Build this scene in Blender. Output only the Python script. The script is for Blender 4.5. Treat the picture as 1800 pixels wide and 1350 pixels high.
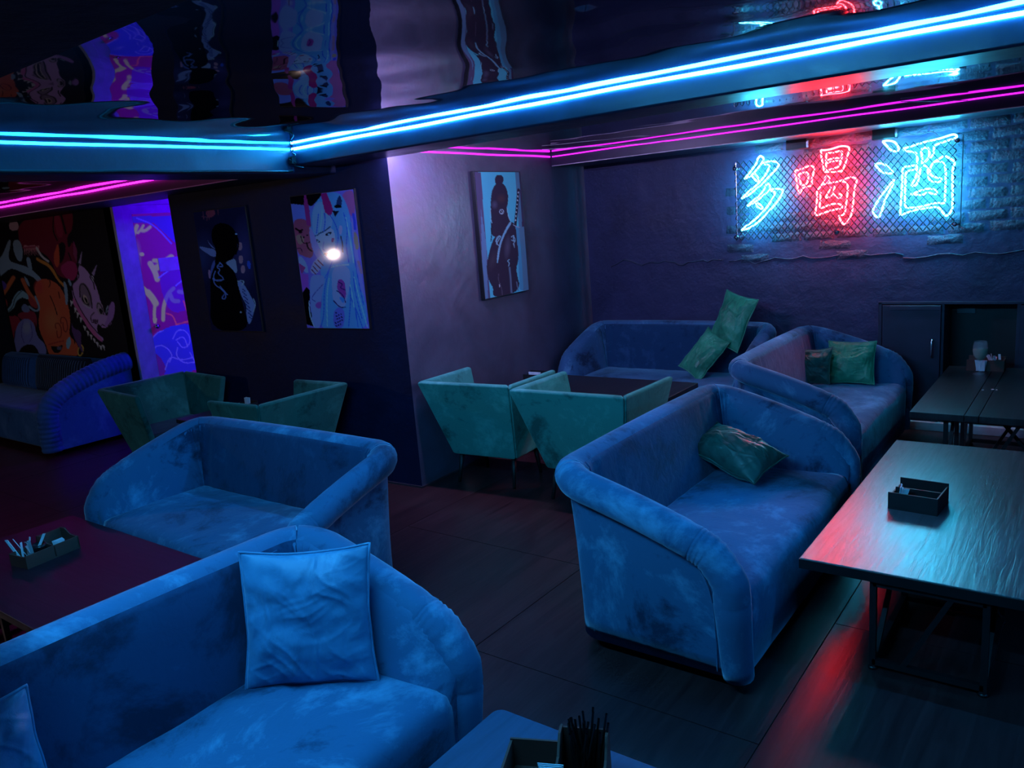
import bpy, bmesh, math, random
import numpy as np
from mathutils import Vector, Matrix, noise

for o in list(bpy.data.objects):
    bpy.data.objects.remove(o, do_unlink=True)
S = bpy.context.scene
C = S.collection
random.seed(7)
PI = math.pi

# ------------------------------------------------------------ camera
cam_d = bpy.data.cameras.new('camera')
cam = bpy.data.objects.new('camera', cam_d)
C.objects.link(cam)
ax = Vector((0.800926, 0.593480, -0.079369)).normalized()     # camera right
az = Vector((0.595936, -0.777243, 0.201874)).normalized()     # camera backward
ay = az.cross(ax).normalized()
ax = ay.cross(az)
cam.matrix_world = Matrix(((ax.x, ay.x, az.x, 0), (ax.y, ay.y, az.y, 0), (ax.z, ay.z, az.z, 1.75), (0, 0, 0, 1)))
cam_d.sensor_width = 36
cam_d.lens = 1394.6 / 1800 * 36
cam_d.clip_start = 0.02
S.camera = cam

# ------------------------------------------------------------ world, exposure
w = bpy.data.worlds.new('world')
S.world = w
w.use_nodes = True
w.node_tree.nodes['Background'].inputs[0].default_value = (0.01, 0.012, 0.03, 1)
w.node_tree.nodes['Background'].inputs[1].default_value = 0.3
S.view_settings.view_transform = 'Standard'
S.view_settings.look = 'None'
S.view_settings.gamma = 1
S.view_settings.use_curve_mapping = False
S.view_settings.exposure = 1.2
S.cycles.use_denoising = True
S.cycles.max_bounces = 7
S.cycles.diffuse_bounces = 4
S.cycles.glossy_bounces = 4
S.cycles.transmission_bounces = 6
S.cycles.sample_clamp_indirect = 3.0
S.cycles.caustics_reflective = False
S.cycles.caustics_refractive = False

# emission of the room's strips and tubes (linear RGB radiance)
EM = {
    'blue': (0.8, 17.0, 50.0),
    'blue_back': (8.0, 70.0, 150.0),
    'blue_side': (0.06, 2.4, 7.0),
    'purple': (0.8, 0.013, 1.0),
    'pink': (5.0, 0.04, 4.2),
    'lilac': (125.0, 98.0, 240.0),
    'uv': (9.0, 0.1, 115.0),
    'neon_cyan': (2.0, 29.0, 47.0),
    'neon_red': (50.0, 0.8, 1.2),
    'warm': (80.0, 56.0, 52.0),
}

# ------------------------------------------------------------ materials
M = {}


def s2l(c):
    return tuple(((v / 255) / 12.92 if v / 255 <= 0.04045 else ((v / 255 + 0.055) / 1.055) ** 2.4) for v in c)


def new_mat(name):
    m = bpy.data.materials.new(name)
    m.use_nodes = True
    nt = m.node_tree
    b = nt.nodes['Principled BSDF']
    M[name] = m
    return m, nt, b


def ramp(nt, fac, stops):
    r = nt.nodes.new('ShaderNodeValToRGB')
    while len(r.color_ramp.elements) < len(stops):
        r.color_ramp.elements.new(0.5)
    for e, (p, c) in zip(r.color_ramp.elements, stops):
        e.position = p
        e.color = (*c, 1) if len(c) == 3 else c
    nt.links.new(fac, r.inputs[0])
    return r.outputs[0]


def noise_tex(nt, scale, detail=4, rough=0.55, dist=0.0, stretch=None, coord='Object', vary=0.0):
    tc = nt.nodes.new('ShaderNodeTexCoord')
    n = nt.nodes.new('ShaderNodeTexNoise')
    n.inputs['Scale'].default_value = scale
    n.inputs['Detail'].default_value = detail
    n.inputs['Roughness'].default_value = rough
    n.inputs['Distortion'].default_value = dist
    if stretch:
        mp = nt.nodes.new('ShaderNodeMapping')
        mp.inputs['Scale'].default_value = stretch
        nt.links.new(tc.outputs[coord], mp.inputs[0])
        nt.links.new(mp.outputs[0], n.inputs[0])
    elif vary:                                      # every piece of cloth gets its own brushed pattern
        oi = nt.nodes.new('ShaderNodeObjectInfo')
        mu_ = nt.nodes.new('ShaderNodeMath')
        mu_.operation = 'MULTIPLY'
        mu_.inputs[1].default_value = vary
        nt.links.new(oi.outputs['Random'], mu_.inputs[0])
        ad = nt.nodes.new('ShaderNodeVectorMath')
        ad.operation = 'ADD'
        nt.links.new(tc.outputs[coord], ad.inputs[0])
        nt.links.new(mu_.outputs[0], ad.inputs[1])
        nt.links.new(ad.outputs[0], n.inputs[0])
    else:
        nt.links.new(tc.outputs[coord], n.inputs[0])
    return n.outputs[0]


def bump(nt, b, h, strength, dist=0.01):
    bp = nt.nodes.new('ShaderNodeBump')
    bp.inputs['Strength'].default_value = strength
    bp.inputs['Distance'].default_value = dist
    nt.links.new(h, bp.inputs['Height'])
    nt.links.new(bp.outputs[0], b.inputs['Normal'])


def plain(name, col, rough=0.5, metal=0.0, spec=0.5, coat=0.0):
    m, nt, b = new_mat(name)
    b.inputs['Roughness'].default_value = rough
    b.inputs['Metallic'].default_value = metal
    b.inputs['Specular IOR Level'].default_value = spec
    b.inputs['Coat Weight'].default_value = coat
    f = noise_tex(nt, 9, 3)
    c = ramp(nt, f, [(0.3, tuple(v * 0.85 for v in col)), (0.7, tuple(min(1, v * 1.12) for v in col))])
    nt.links.new(c, b.inputs['Base Color'])
    return m


def velvet(name, dark, mid, light, scale=2.6, sheen=0.6, tint=(0.6, 0.8, 1)):
    """napped pile: brushed patches reflect more or less"""
    m, nt, b = new_mat(name)
    f = noise_tex(nt, scale, 8, 0.68, 0.35, vary=41.0)
    c = ramp(nt, f, [(0.36, dark), (0.46, mid), (0.53, mid), (0.66, light)])
    nt.links.new(c, b.inputs['Base Color'])
    b.inputs['Roughness'].default_value = 0.85
    b.inputs['Specular IOR Level'].default_value = 0.12
    b.inputs['Sheen Weight'].default_value = sheen
    b.inputs['Sheen Roughness'].default_value = 0.38
    b.inputs['Sheen Tint'].default_value = (*tint, 1)
    f2 = noise_tex(nt, 14, 4, 0.6, 0.8)
    bump(nt, b, f2, 0.18, 0.015)
    return m


def emit(name, col):
    m, nt, b = new_mat(name)
    b.inputs['Base Color'].default_value = (0.05, 0.05, 0.05, 1)
    k = max(col)
    b.inputs['Emission Color'].default_value = (col[0] / k, col[1] / k, col[2] / k, 1)
    b.inputs['Emission Strength'].default_value = k
    return m


def gloss_film(name, col, rough=0.03, ior=2.0):
    m, nt, b = new_mat(name)
    f = noise_tex(nt, 3, 2)
    c = ramp(nt, f, [(0.3, tuple(v * 0.9 for v in col)), (0.7, col)])
    nt.links.new(c, b.inputs['Base Color'])
    b.inputs['Roughness'].default_value = rough
    b.inputs['IOR'].default_value = ior
    return m


def wall_paint(name, col, rough=0.55, strength=0.35, scale=5, spec=0.4):
    m, nt, b = new_mat(name)
    f = noise_tex(nt, 2.2, 5, 0.6, 0.6)
    c = ramp(nt, f, [(0.3, tuple(v * 0.7 for v in col)), (0.7, tuple(v * 1.25 for v in col))])
    nt.links.new(c, b.inputs['Base Color'])
    r = ramp(nt, f, [(0.3, (rough - 0.08,) * 3), (0.7, (rough + 0.1,) * 3)])
    nt.links.new(r, b.inputs['Roughness'])
    b.inputs['Specular IOR Level'].default_value = spec
    f2 = noise_tex(nt, scale, 8, 0.62, 0.15)
    bump(nt, b, f2, strength * 0.8, 0.05)
    return m


def wood(name, c0, c1, rough, direction, gscale=1.0, bstr=0.25, ior=1.5, coat=0.0):
    m, nt, b = new_mat(name)
    st = (2.0 * gscale, 26 * gscale, 2.0) if direction == 'x' else (26 * gscale, 2.0 * gscale, 2.0)
    f = noise_tex(nt, 1.6, 6, 0.62, 1.2, st)
    c = ramp(nt, f, [(0.3, c0), (0.7, c1)])
    nt.links.new(c, b.inputs['Base Color'])
    b.inputs['Roughness'].default_value = rough
    b.inputs['IOR'].default_value = ior
    b.inputs['Coat Weight'].default_value = coat
    b.inputs['Coat Roughness'].default_value = 0.2
    bump(nt, b, f, bstr, 0.004)
    return m


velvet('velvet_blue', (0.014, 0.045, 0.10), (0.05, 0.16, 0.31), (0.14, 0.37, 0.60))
velvet('velvet_blue_nap', (0.006, 0.024, 0.06), (0.015, 0.062, 0.145), (0.035, 0.12, 0.24), 2.2, 0.8)  # darker copy for backrests: the nap's shade put into the base colour
velvet('velvet_blue_cushion', (0.04, 0.16, 0.31), (0.07, 0.25, 0.45), (0.13, 0.38, 0.62), 3.5)
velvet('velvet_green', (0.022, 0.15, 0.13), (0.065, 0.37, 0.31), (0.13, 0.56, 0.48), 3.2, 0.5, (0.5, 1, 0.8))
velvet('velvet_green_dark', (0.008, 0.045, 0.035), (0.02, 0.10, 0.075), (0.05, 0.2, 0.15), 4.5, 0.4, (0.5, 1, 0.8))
velvet('velvet_green_shaded', (0.01, 0.065, 0.05), (0.03, 0.16, 0.125), (0.06, 0.27, 0.21), 3.2, 0.4, (0.5, 1, 0.8))  # darker copy of velvet_green: dimmer light on the left armchairs painted in
velvet('satin_green', (0.015, 0.17, 0.085), (0.04, 0.34, 0.17), (0.09, 0.5, 0.27), 3.5, 0.4, (0.5, 1, 0.8))
for k_ in ('satin_green', 'velvet_green_dark', 'velvet_blue_cushion'):
    M[k_].node_tree.nodes['Principled BSDF'].inputs['Roughness'].default_value = 0.46
    M[k_].node_tree.nodes['Principled BSDF'].inputs['Specular IOR Level'].default_value = 0.45
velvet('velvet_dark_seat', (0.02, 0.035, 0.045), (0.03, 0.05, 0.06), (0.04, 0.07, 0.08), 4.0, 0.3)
velvet('ribbed_blue', (0.02, 0.07, 0.2), (0.03, 0.12, 0.34), (0.06, 0.18, 0.45), 3.0, 0.3)
velvet('stripe_dark', (0.008, 0.015, 0.03), (0.012, 0.02, 0.04), (0.02, 0.03, 0.06), 3.0, 0.2)
plain('stripe_light', (0.10, 0.16, 0.25), 0.8)
plain('black_steel', (0.012, 0.012, 0.014), 0.42)
plain('black_plastic', (0.010, 0.010, 0.011), 0.35)
plain('black_wood', (0.016, 0.014, 0.015), 0.5)
plain('mdf_brown', (0.13, 0.048, 0.036), 0.7)
plain('mdf_black', (0.014, 0.011, 0.012), 0.55)
plain('paper_white', (0.82, 0.82, 0.86), 0.8)
plain('frame_black', (0.006, 0.006, 0.008), 0.45)
plain('trim_white', (0.75, 0.74, 0.76), 0.4)
plain('door_white', (0.6, 0.55, 0.68), 0.45)
plain('steel', (0.75, 0.75, 0.78), 0.25, 1.0)
plain('grey_plate', (0.12, 0.13, 0.15), 0.5)
plain('mesh_wire', (0.045, 0.05, 0.06), 0.38, 0.4)
plain('cabinet_navy', (0.020, 0.021, 0.048), 0.42)
plain('ash_white', (0.7, 0.7, 0.7), 0.7)
plain('skirting_dark', (0.07, 0.045, 0.06), 0.4)
wall_paint('paint_navy', (0.030, 0.033, 0.092), 0.5, 0.35, 6)
wall_paint('paint_deep_navy', (0.006, 0.010, 0.046), 0.55, 0.2, 6, 0.3)
wall_paint('paint_plaster', (0.11, 0.10, 0.16), 0.36, 0.30, 2.6, 0.5)
wall_paint('paint_brick', (0.036, 0.046, 0.085), 0.5, 0.9, 9, 0.3)
wall_paint('paint_black', (0.010, 0.009, 0.011), 0.75, 0.3, 14)
wall_paint('paint_beam', (0.006, 0.013, 0.04), 0.38, 0.15, 3, 0.6)
wall_paint('paint_white', (0.6, 0.6, 0.66), 0.5, 0.1, 5)
gloss_film('film_ceiling', (0.004, 0.004, 0.008), 0.025, 2.1)
wood('floor_brown', (0.035, 0.013, 0.014), (0.085, 0.032, 0.032), 0.28, 'y', 0.5, 0.3)
wood('wood_grey', (0.045, 0.043, 0.044), (0.12, 0.115, 0.115), 0.30, 'y', 1.0, 0.3, 1.75)
wood('wood_plum', (0.020, 0.007, 0.013), (0.042, 0.014, 0.026), 0.40, 'x', 0.8, 0.15, 1.5)
wood('wood_black', (0.010, 0.010, 0.012), (0.03, 0.03, 0.034), 0.34, 'y', 0.9, 0.2, 1.5)
wood('wood_slate', (0.025, 0.06, 0.13), (0.04, 0.085, 0.18), 0.55, 'y', 0.6, 0.1, 1.45)
for k, v in EM.items():
    emit('emit_' + k, v)
m, nt, b = new_mat('clear_glass')
b.inputs['Alpha'].default_value = 0.10
b.inputs['Roughness'].default_value = 0.03
b.inputs['IOR'].default_value = 1.5
f = noise_tex(nt, 4, 1)
nt.links.new(ramp(nt, f, [(0, (0.96, 0.97, 0.98)), (1, (1, 1, 1))]), b.inputs['Base Color'])
m, nt, b = new_mat('drink')
b.inputs['Alpha'].default_value = 0.75
b.inputs['Roughness'].default_value = 0.05
f = noise_tex(nt, 30, 2)
nt.links.new(ramp(nt, f, [(0, (0.30, 0.28, 0.16)), (1, (0.42, 0.4, 0.24))]), b.inputs['Base Color'])
m, nt, b = new_mat('print')
at = nt.nodes.new('ShaderNodeVertexColor')
at.layer_name = 'ink'
nt.links.new(at.outputs[0], b.inputs['Base Color'])
b.inputs['Roughness'].default_value = 0.07
b.inputs['Specular IOR Level'].default_value = 0.35
m, nt, b = new_mat('fluorescent_paint')
at = nt.nodes.new('ShaderNodeVertexColor')
at.layer_name = 'ink'
nt.links.new(at.outputs[0], b.inputs['Base Color'])
nt.links.new(at.outputs[0], b.inputs['Emission Color'])
b.inputs['Emission Strength'].default_value = 0.075
b.inputs['Roughness'].default_value = 0.6
m, nt, b = new_mat('mural_paint')
at = nt.nodes.new('ShaderNodeVertexColor')
at.layer_name = 'ink'
nt.links.new(at.outputs[0], b.inputs['Base Color'])
b.inputs['Roughness'].default_value = 0.7


# ------------------------------------------------------------ helpers
def mesh_obj(name, verts, faces, mat=None, parent=None, smooth=False, loc=None, rotz=None):
    me = bpy.data.meshes.new(name)
    me.from_pydata([tuple(v) for v in verts], [], faces)
    bm = bmesh.new()
    bm.from_mesh(me)
    bmesh.ops.recalc_face_normals(bm, faces=bm.faces)
    bm.to_mesh(me)
    bm.free()
    if smooth:
        me.polygons.foreach_set('use_smooth', [True] * len(me.polygons))
    if mat:
        me.materials.append(M[mat])
    o = bpy.data.objects.new(name, me)
    C.objects.link(o)
    if parent:
        o.parent = parent
    if loc:
        o.location = loc
    if rotz is not None:
        o.rotation_euler = (0, 0, rotz)
    return o


def bev(o, wd=0.004, seg=2, smooth=True):
    md = o.modifiers.new('bevel', 'BEVEL')
    md.width = wd
    md.segments = seg
    md.limit_method = 'ANGLE'
    md.angle_limit = 0.6
    if smooth:
        o.data.polygons.foreach_set('use_smooth', [True] * len(o.data.polygons))
        wn = o.modifiers.new('wn', 'WEIGHTED_NORMAL')
        wn.keep_sharp = True
    return o


BF = [(0, 3, 2, 1), (4, 5, 6, 7), (0, 1, 5, 4), (1, 2, 6, 5), (2, 3, 7, 6), (3, 0, 4, 7)]


def box_v(x0, x1, y0, y1, z0, z1):
    return [(x0, y0, z0), (x1, y0, z0), (x1, y1, z0), (x0, y1, z0), (x0, y0, z1), (x1, y0, z1), (x1, y1, z1), (x0, y1, z1)]


def box(name, x0, x1, y0, y1, z0, z1, mat, parent=None, bw=0.0):
    o = mesh_obj(name, box_v(x0, x1, y0, y1, z0, z1), BF, mat, parent)
    if bw:
        bev(o, bw)
    return o


def hexa(name, v8, mat, parent=None, bw=0.0, seg=3):
    o = mesh_obj(name, v8, BF, mat, parent)
    if bw:
        bev(o, bw, seg)
    return o


def bar(name, p, q, wd, mat, parent=None):
    """square steel section from p to q"""
    p, q = Vector(p), Vector(q)
    t = (q - p).normalized()
    up = Vector((0, 0, 1)) if abs(t.z) < 0.9 else Vector((1, 0, 0))
    a = t.cross(up).normalized() * wd / 2
    c = t.cross(a).normalized() * wd / 2
    v = [p - a - c, p + a - c, p + a + c, p - a + c, q - a - c, q + a - c, q + a + c, q - a + c]
    return mesh_obj(name, v, BF, mat, parent)


def tube_geo(pts, r, n=8, caps=True, closed=False):
    pts = [Vector(p) for p in pts]
    k = len(pts)
    rr = r if hasattr(r, '__len__') else [r] * k
    V, F = [], []
    prev = None
    for i, p in enumerate(pts):
        if closed:
            t = (pts[(i + 1) % k] - pts[i - 1]).normalized()
        else:
            t = (pts[min(i + 1, k - 1)] - pts[max(i - 1, 0)]).normalized()
        if prev is None:
            u = t.cross(Vector((0, 0, 1)))
            if u.length < 0.05:
                u = t.cross(Vector((0, 1, 0)))
        else:
            u = prev - t * prev.dot(t)
        u.normalize()
        prev = u
        v = t.cross(u)
        for j in range(n):
            a = 2 * PI * j / n
            V.append(p + (u * math.cos(a) + v * math.sin(a)) * rr[i])
    m_ = k if closed else k - 1
    for i in range(m_):
        for j in range(n):
            a, b_ = i * n + j, i * n + (j + 1) % n
            c, d = ((i + 1) % k) * n + (j + 1) % n, ((i + 1) % k) * n + j
            F.append((a, b_, c, d))
    if caps and not closed:
        F.append(tuple(range(n - 1, -1, -1)))
        F.append(tuple(range((k - 1) * n, k * n)))
    return V, F


def tube(name, pts, r, mat, parent=None, n=8, closed=False):
    V, F = tube_geo(pts, r, n, True, closed)
    return mesh_obj(name, V, F, mat, parent, True)


def lathe(name, prof, mat, parent=None, n=28, loc=None):
    V, F = [], []
    for r, z in prof:
        for j in range(n):
            a = 2 * PI * j / n
            V.append((r * math.cos(a), r * math.sin(a), z))
    for i in range(len(prof) - 1):
        for j in range(n):
            F.append((i * n + j, i * n + (j + 1) % n, (i + 1) * n + (j + 1) % n, (i + 1) * n + j))
    return mesh_obj(name, V, F, mat, parent, True, loc)


def chaikin(pts, it=2):
    pts = [Vector(p) for p in pts]
    for _ in range(it):
        q = [pts[0]]
        for a, b_ in zip(pts, pts[1:]):
            q += [a * 0.75 + b_ * 0.25, a * 0.25 + b_ * 0.75]
        q.append(pts[-1])
        pts = q
    return pts


def tag(o, label, cat, group=None):
    o['label'] = label
    o['category'] = cat
    if group:
        o['group'] = group
    return o


def thing(name, label, cat, loc=(0, 0, 0), rotz=0, group=None):
    o = bpy.data.objects.new(name, None)
    C.objects.link(o)
    o.location = loc
    o.rotation_euler = (0, 0, rotz)
    o.empty_display_size = 0.1
    return tag(o, label, cat, group)


def struct(o):
    o['kind'] = 'structure'
    return o


def copy_tree(o, parent=None):
    c = o.copy()
    C.objects.link(c)
    c.parent = parent
    for ch in list(o.children):
        copy_tree(ch, c)
    return c


# ------------------------------------------------------------ room shell
def wavy_ceiling(name, x0, x1, y0, y1, z, amp, seed, step=0.045):
    nx, ny = int((x1 - x0) / step), int((y1 - y0) / step)
    V, F = [], []
    for j in range(ny + 1):
        for i in range(nx + 1):
            x, y = x0 + (x1 - x0) * i / nx, y0 + (y1 - y0) * j / ny
            e = min(x - x0, x1 - x, y - y0, y1 - y)
            k = min(1, e / 0.40) ** 2
            d = noise.noise((x * 1.5 + seed, y * 2.0, seed)) + 0.35 * noise.noise((x * 3.7, y * 4.6 + seed, 3.1))
            # tension folds radiating at the rim of the film
            rim = math.exp(-((e - 0.10) / 0.09) ** 2) * 0.16 * noise.noise((x * 5, y * 5, seed + 9))
            V.append((x, y, z + amp * (d * k + rim)))
    for j in range(ny):
        for i in range(nx):
            a = j * (nx + 1) + i
            F.append((a, a + 1, a + nx + 2, a + nx + 1))
    return struct(mesh_obj(name, V, F, 'film_ceiling', None, True))


FLOOR = struct(box('floor', -10.2, 3.6, -3.4, 8.2, -0.12, -0.006, 'black_wood'))
# painted sheet boards with open joints
xs = [-10.2, -9.55, -8.3, -7.05, -5.8, -4.55, -3.3, -2.06, -0.836, 0.41, 1.66, 2.9, 3.6]
for i in range(len(xs) - 1):
    cuts = [-3.4, -2.6 + 0.6 * (i % 2), -0.18 + 0.6 * (i % 2), 2.264 + 0.9 * ((i + 1) % 2), 4.70 + 0.5 * (i % 2), 6.4, 8.2]
    if i == 7:
        cuts = [-3.4, -0.18, 2.264, 4.70, 6.4, 8.2]
    for y0, y1 in zip(cuts, cuts[1:]):
        box('floor_board', xs[i] + 0.002, xs[i + 1] - 0.002, y0 + 0.002, y1 - 0.002, -0.006, 0.0, 'floor_brown', FLOOR)

# back wall: solid left part, lintel over the built-in cupboard, solid right part
YB = 6.30
struct(box('wall_back', -4.2, -1.36, YB, YB + 0.3, 0, 2.6, 'paint_navy'))
WB = bpy.data.objects['wall_back']
struct(box('wall_back_over_cupboard', -1.36, 3.4, YB, YB + 0.3, 0.945, 2.6, 'paint_navy'))
WB2 = bpy.data.objects['wall_back_over_cupboard']
struct(box('wall_back_right', 0.55, 3.4, YB, YB + 0.3, 0, 0.945, 'paint_navy'))
struct(box('wall_back_niche', -1.36, 0.55, YB + 0.32, YB + 0.4, 0, 0.945, 'paint_navy'))
# left wall (plastered side of the pillar)
P0, P1 = Vector((-3.707, 3.73)), Vector((-3.83, 6.34))
P2 = Vector((-6.07, 3.61))


def prism(name, poly, z0, z1, mat):
    n = len(poly)
    V = [(p[0], p[1], z0) for p in poly] + [(p[0], p[1], z1) for p in poly]
    F = [tuple(range(n - 1, -1, -1)), tuple(range(n, 2 * n))] + [(i, (i + 1) % n, n + (i + 1) % n, n + i) for i in range(n)]
    return mesh_obj(name, V, F, mat)


struct(prism('wall_left', [P0, P1, P1 + Vector((-0.25, 0)), P0 + Vector((-0.25, 0.02))], 0, 2.6, 'paint_plaster'))
struct(prism('wall_posters', [P2, P0 - Vector((0.0005, 0)), P0 + Vector((-0.26, 0.02)), P2 + Vector((0.05, 0.2))], 0, 2.6, 'paint_deep_navy'))
struct(prism('wall_corridor', [P2, P2 + Vector((0.2, 0.2)), (-5.87, 7.9), (-6.07, 7.9)], 0, 2.6, 'paint_navy'))
struct(box('wall_corridor_end', -7.5, -5.8, 7.9, 8.1, 0, 2.6, 'paint_navy'))
# mural wall and the wall with the doorway
XD = -7.40
struct(box('wall_mural', -10.2, XD, 3.80, 4.0, 0, 2.6, 'paint_black'))
struct(box('wall_door', XD - 0.2, XD, 3.80, 8.0, 0, 2.6, 'paint_white'))
struct(box('wall_west', -10.3, -10.1, -3.4, 4.0, 0, 2.6, 'paint_black'))
struct(box('wall_near', -10.3, 3.6, -3.5, -3.3, 0, 2.6, 'paint_navy'))
struct(box('wall_right', 3.3, 3.5, -3.4, 6.6, 0, 2.6, 'paint_navy'))

# ceilings: three mirror-film bays between dropped beams
ZC1, ZC2, ZC3 = 2.31, 2.26, 2.26
wavy_ceiling('ceiling', -4.17, 2.2, 0.83, 3.36, ZC1, 0.0115, 1.3)
wavy_ceiling('ceiling', -3.95, 3.3, 3.68, 5.74, ZC2, 0.0030, 5.2)
wavy_ceiling('ceiling', -10.15, -4.55, -3.3, 3.25, ZC3, 0.0045, 8.7)
struct(box('ceiling', -7.4, -5.9, 3.8, 8.0, 2.35, 2.6, 'paint_white'))
struct(box('ceiling_beam', -4.55, -4.17, -3.4, 3.72, 2.145, 2.6, 'paint_beam'))
struct(box('ceiling_beam', -4.17, 3.4, 3.36, 3.68, 2.19, 2.6, 'paint_beam'))
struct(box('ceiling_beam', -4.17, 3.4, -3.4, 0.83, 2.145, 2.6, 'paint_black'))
struct(box('ceiling_beam', 2.2, 3.4, 0.83, 3.36, 2.145, 2.6, 'paint_beam'))
struct(box('ceiling_soffit', -4.0, 3.4, 5.74, 6.35, 2.165, 2.6, 'cabinet_navy'))
struct(box('ceiling_soffit', -10.2, -4.55, 3.25, 3.80, 2.155, 2.6, 'black_wood'))
for o in C.objects:
    if o.name.startswith('ceiling_beam') and o.name != 'ceiling_beam.002':
        bev(o, 0.012, 3)

# skirtings
struct(box('baseboard_back', -1.2, 3.3, 6.255, 6.30, 0.0, 0.065, 'trim_white', None, 0.006))
d1 = (P1 - P0).normalized()
n1 = Vector((d1.y, -d1.x))
struct(prism('baseboard_left', [P0 + n1 * 0.012, P1 + n1 * 0.012, P1, P0], 0, 0.012, 'skirting_dark'))
d2 = (P0 - P2).normalized()
n2 = Vector((d2.y, -d2.x))
struct(prism('baseboard_posters', [P2 + n2 * 0.012, P0 + n2 * 0.012 + n1 * 0.012, P0, P2], 0, 0.012, 'skirting_dark'))

# painted-over bricks on the back wall
bvar = []
for k in range(7):
    rr = random.Random(k)
    L, H = 0.225, 0.062
    V, F = [], []
    nx, nz = 6, 3
    for j in range(nz + 1):
        for i in range(nx + 1):
            u, v = i / nx, j / nz
            edge = min(i, nx - i) == 0 or min(j, nz - j) == 0
            jx, jz = rr.uniform(-0.007, 0.007), rr.uniform(-0.005, 0.005)
            V.append((L * (u - 0.5) + jx, (0.0 if edge else -rr.uniform(0.005, 0.010)), H * (v - 0.5) + jz))
    for j in range(nz):
        for i in range(nx):
            a = j * (nx + 1) + i
            F.append((a, a + 1, a + nx + 2, a + nx + 1))
    me = bpy.data.meshes.new('brick')
    me.from_pydata(V, [], F)
    me.polygons.foreach_set('use_smooth', [True] * len(F))
    me.materials.append(M['paint_brick'])
    bvar.append(me)
row = 0
z = 1.30
while z < 2.24:
    x = -3.75 + (0.12 if row % 2 else 0)
    while x < 1.4:
        # left of the sign the wall is mostly skimmed over
        keep = 0.0 if x < -2.5 else (0.6 if x < -1.0 else 0.97)
        if z < 1.45:
            keep *= 0.35
        if random.random() < keep:
            o = bpy.data.objects.new('brick', random.choice(bvar))
            C.objects.link(o)
            o.parent = WB if x < -1.36 else WB2
            o.location = (x + random.uniform(-0.006, 0.006), YB - 0.0005, z + random.uniform(-0.004, 0.004))
            o.rotation_euler = (0, random.uniform(-0.03, 0.03), 0)
        x += 0.245
    z += 0.076
    row += 1
# skim-coat patches and trowel ridge under the brick field
for (x0, x1, zz, hh) in ((-3.6, -2.55, 1.30, 0.10), (-2.5, -1.2, 1.28, 0.055), (-1.2, 0.6, 1.27, 0.07)):
    pts = [(x0 + (x1 - x0) * i / 24, YB - 0.004, zz + 0.05 * noise.noise((i * 0.37, x0, 2)) + 0.02 * noise.noise((i * 1.1, x0, 4))) for i in range(25)]
    r = [hh * 0.07 * (1 + 0.5 * noise.noise((i * 0.6, x0, 5))) for i in range(25)]
    o = tube('plaster_ridge', pts, r, 'paint_brick', WB if x0 < -1.3 else WB2, 8)

# ------------------------------------------------------------ light strips
def strip(label, pts, mat, r=0.008, group=None, seed=0.0):
    a, c = Vector(pts[0]), Vector(pts[1])
    n = max(8, int((c - a).length / 0.12))
    P = []
    for i in range(n + 1):
        p = a.lerp(c, i / n)
        p.z += 0.0045 * noise.noise((i * 0.23, seed, 1.7))
        P.append(p)
    o = tube('led_strip', P, r, mat, None, 6)
    return tag(o, label, 'light strip', group)


strip('bright cyan-blue LED strip running along the long cross beam', [(-4.15, 3.352, 2.293), (2.18, 3.352, 2.293)], 'emit_blue', 0.0085, None, 1)
strip('greenish blue LED strip along the short left ceiling beam', [(-4.162, 0.9, 2.291), (-4.162, 3.34, 2.291)], 'emit_blue_side', 0.008, None, 2)
strip('blue LED strip on the beam above the viewer', [(-3.0, 0.838, 2.25), (-0.8, 0.838, 2.25)], 'emit_blue_back', 0.010, None, 3)
strip('blue LED strip on the beam at the right side of the room', [(2.192, 0.9, 2.29), (2.192, 3.3, 2.29)], 'emit_blue', 0.008, None, 4)
strip('magenta LED strip along the soffit in front of the neon sign wall', [(-3.78, 5.732, 2.24), (3.25, 5.732, 2.24)], 'emit_purple', 0.0055, None, 5)
strip('pale magenta LED strip along the top of the plastered wall', [(-3.722, 4.05, 2.243), (-3.797, 5.72, 2.238)], 'emit_purple', 0.007, None, 6)
strip('lilac LED strip on the far side of the cross beam', [(-3.66, 3.692, 2.235), (-3.05, 3.692, 2.235)], 'emit_lilac', 0.009, None, 7)
strip('hot pink LED strip above the dragon mural', [(-10.0, 3.240, 2.243), (-4.6, 3.240, 2.243)], 'emit_pink', 0.007, None, 8)
struct(box('edge_highlight_1', -10.1, -4.56, 3.243, 3.252, 2.150, 2.156, 'trim_white'))  # added white strip standing in for the highlight along the soffit edge
struct(box('edge_highlight_2', -3.79, 3.3, 5.733, 5.742, 2.160, 2.166, 'trim_white'))  # same added highlight line under the sign wall soffit

uv = thing('blacklight_lamp', 'violet blacklight tube on the corridor wall facing the door', 'lamp', (-6.10, 5.2, 1.9))
box('housing', -0.02, 0.025, -0.65, 0.65, -0.03, 0.03, 'trim_white', uv, 0.004)
tube('lamp_tube', [(-0.045, -0.6, 0), (-0.045, 0.6, 0)], 0.014, 'emit_uv', uv, 10)
for s in (-0.6, 0.6):
    box('lamp_holder', -0.06, -0.02, s - 0.015, s + 0.015, -0.02, 0.02, 'trim_white', uv)

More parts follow.
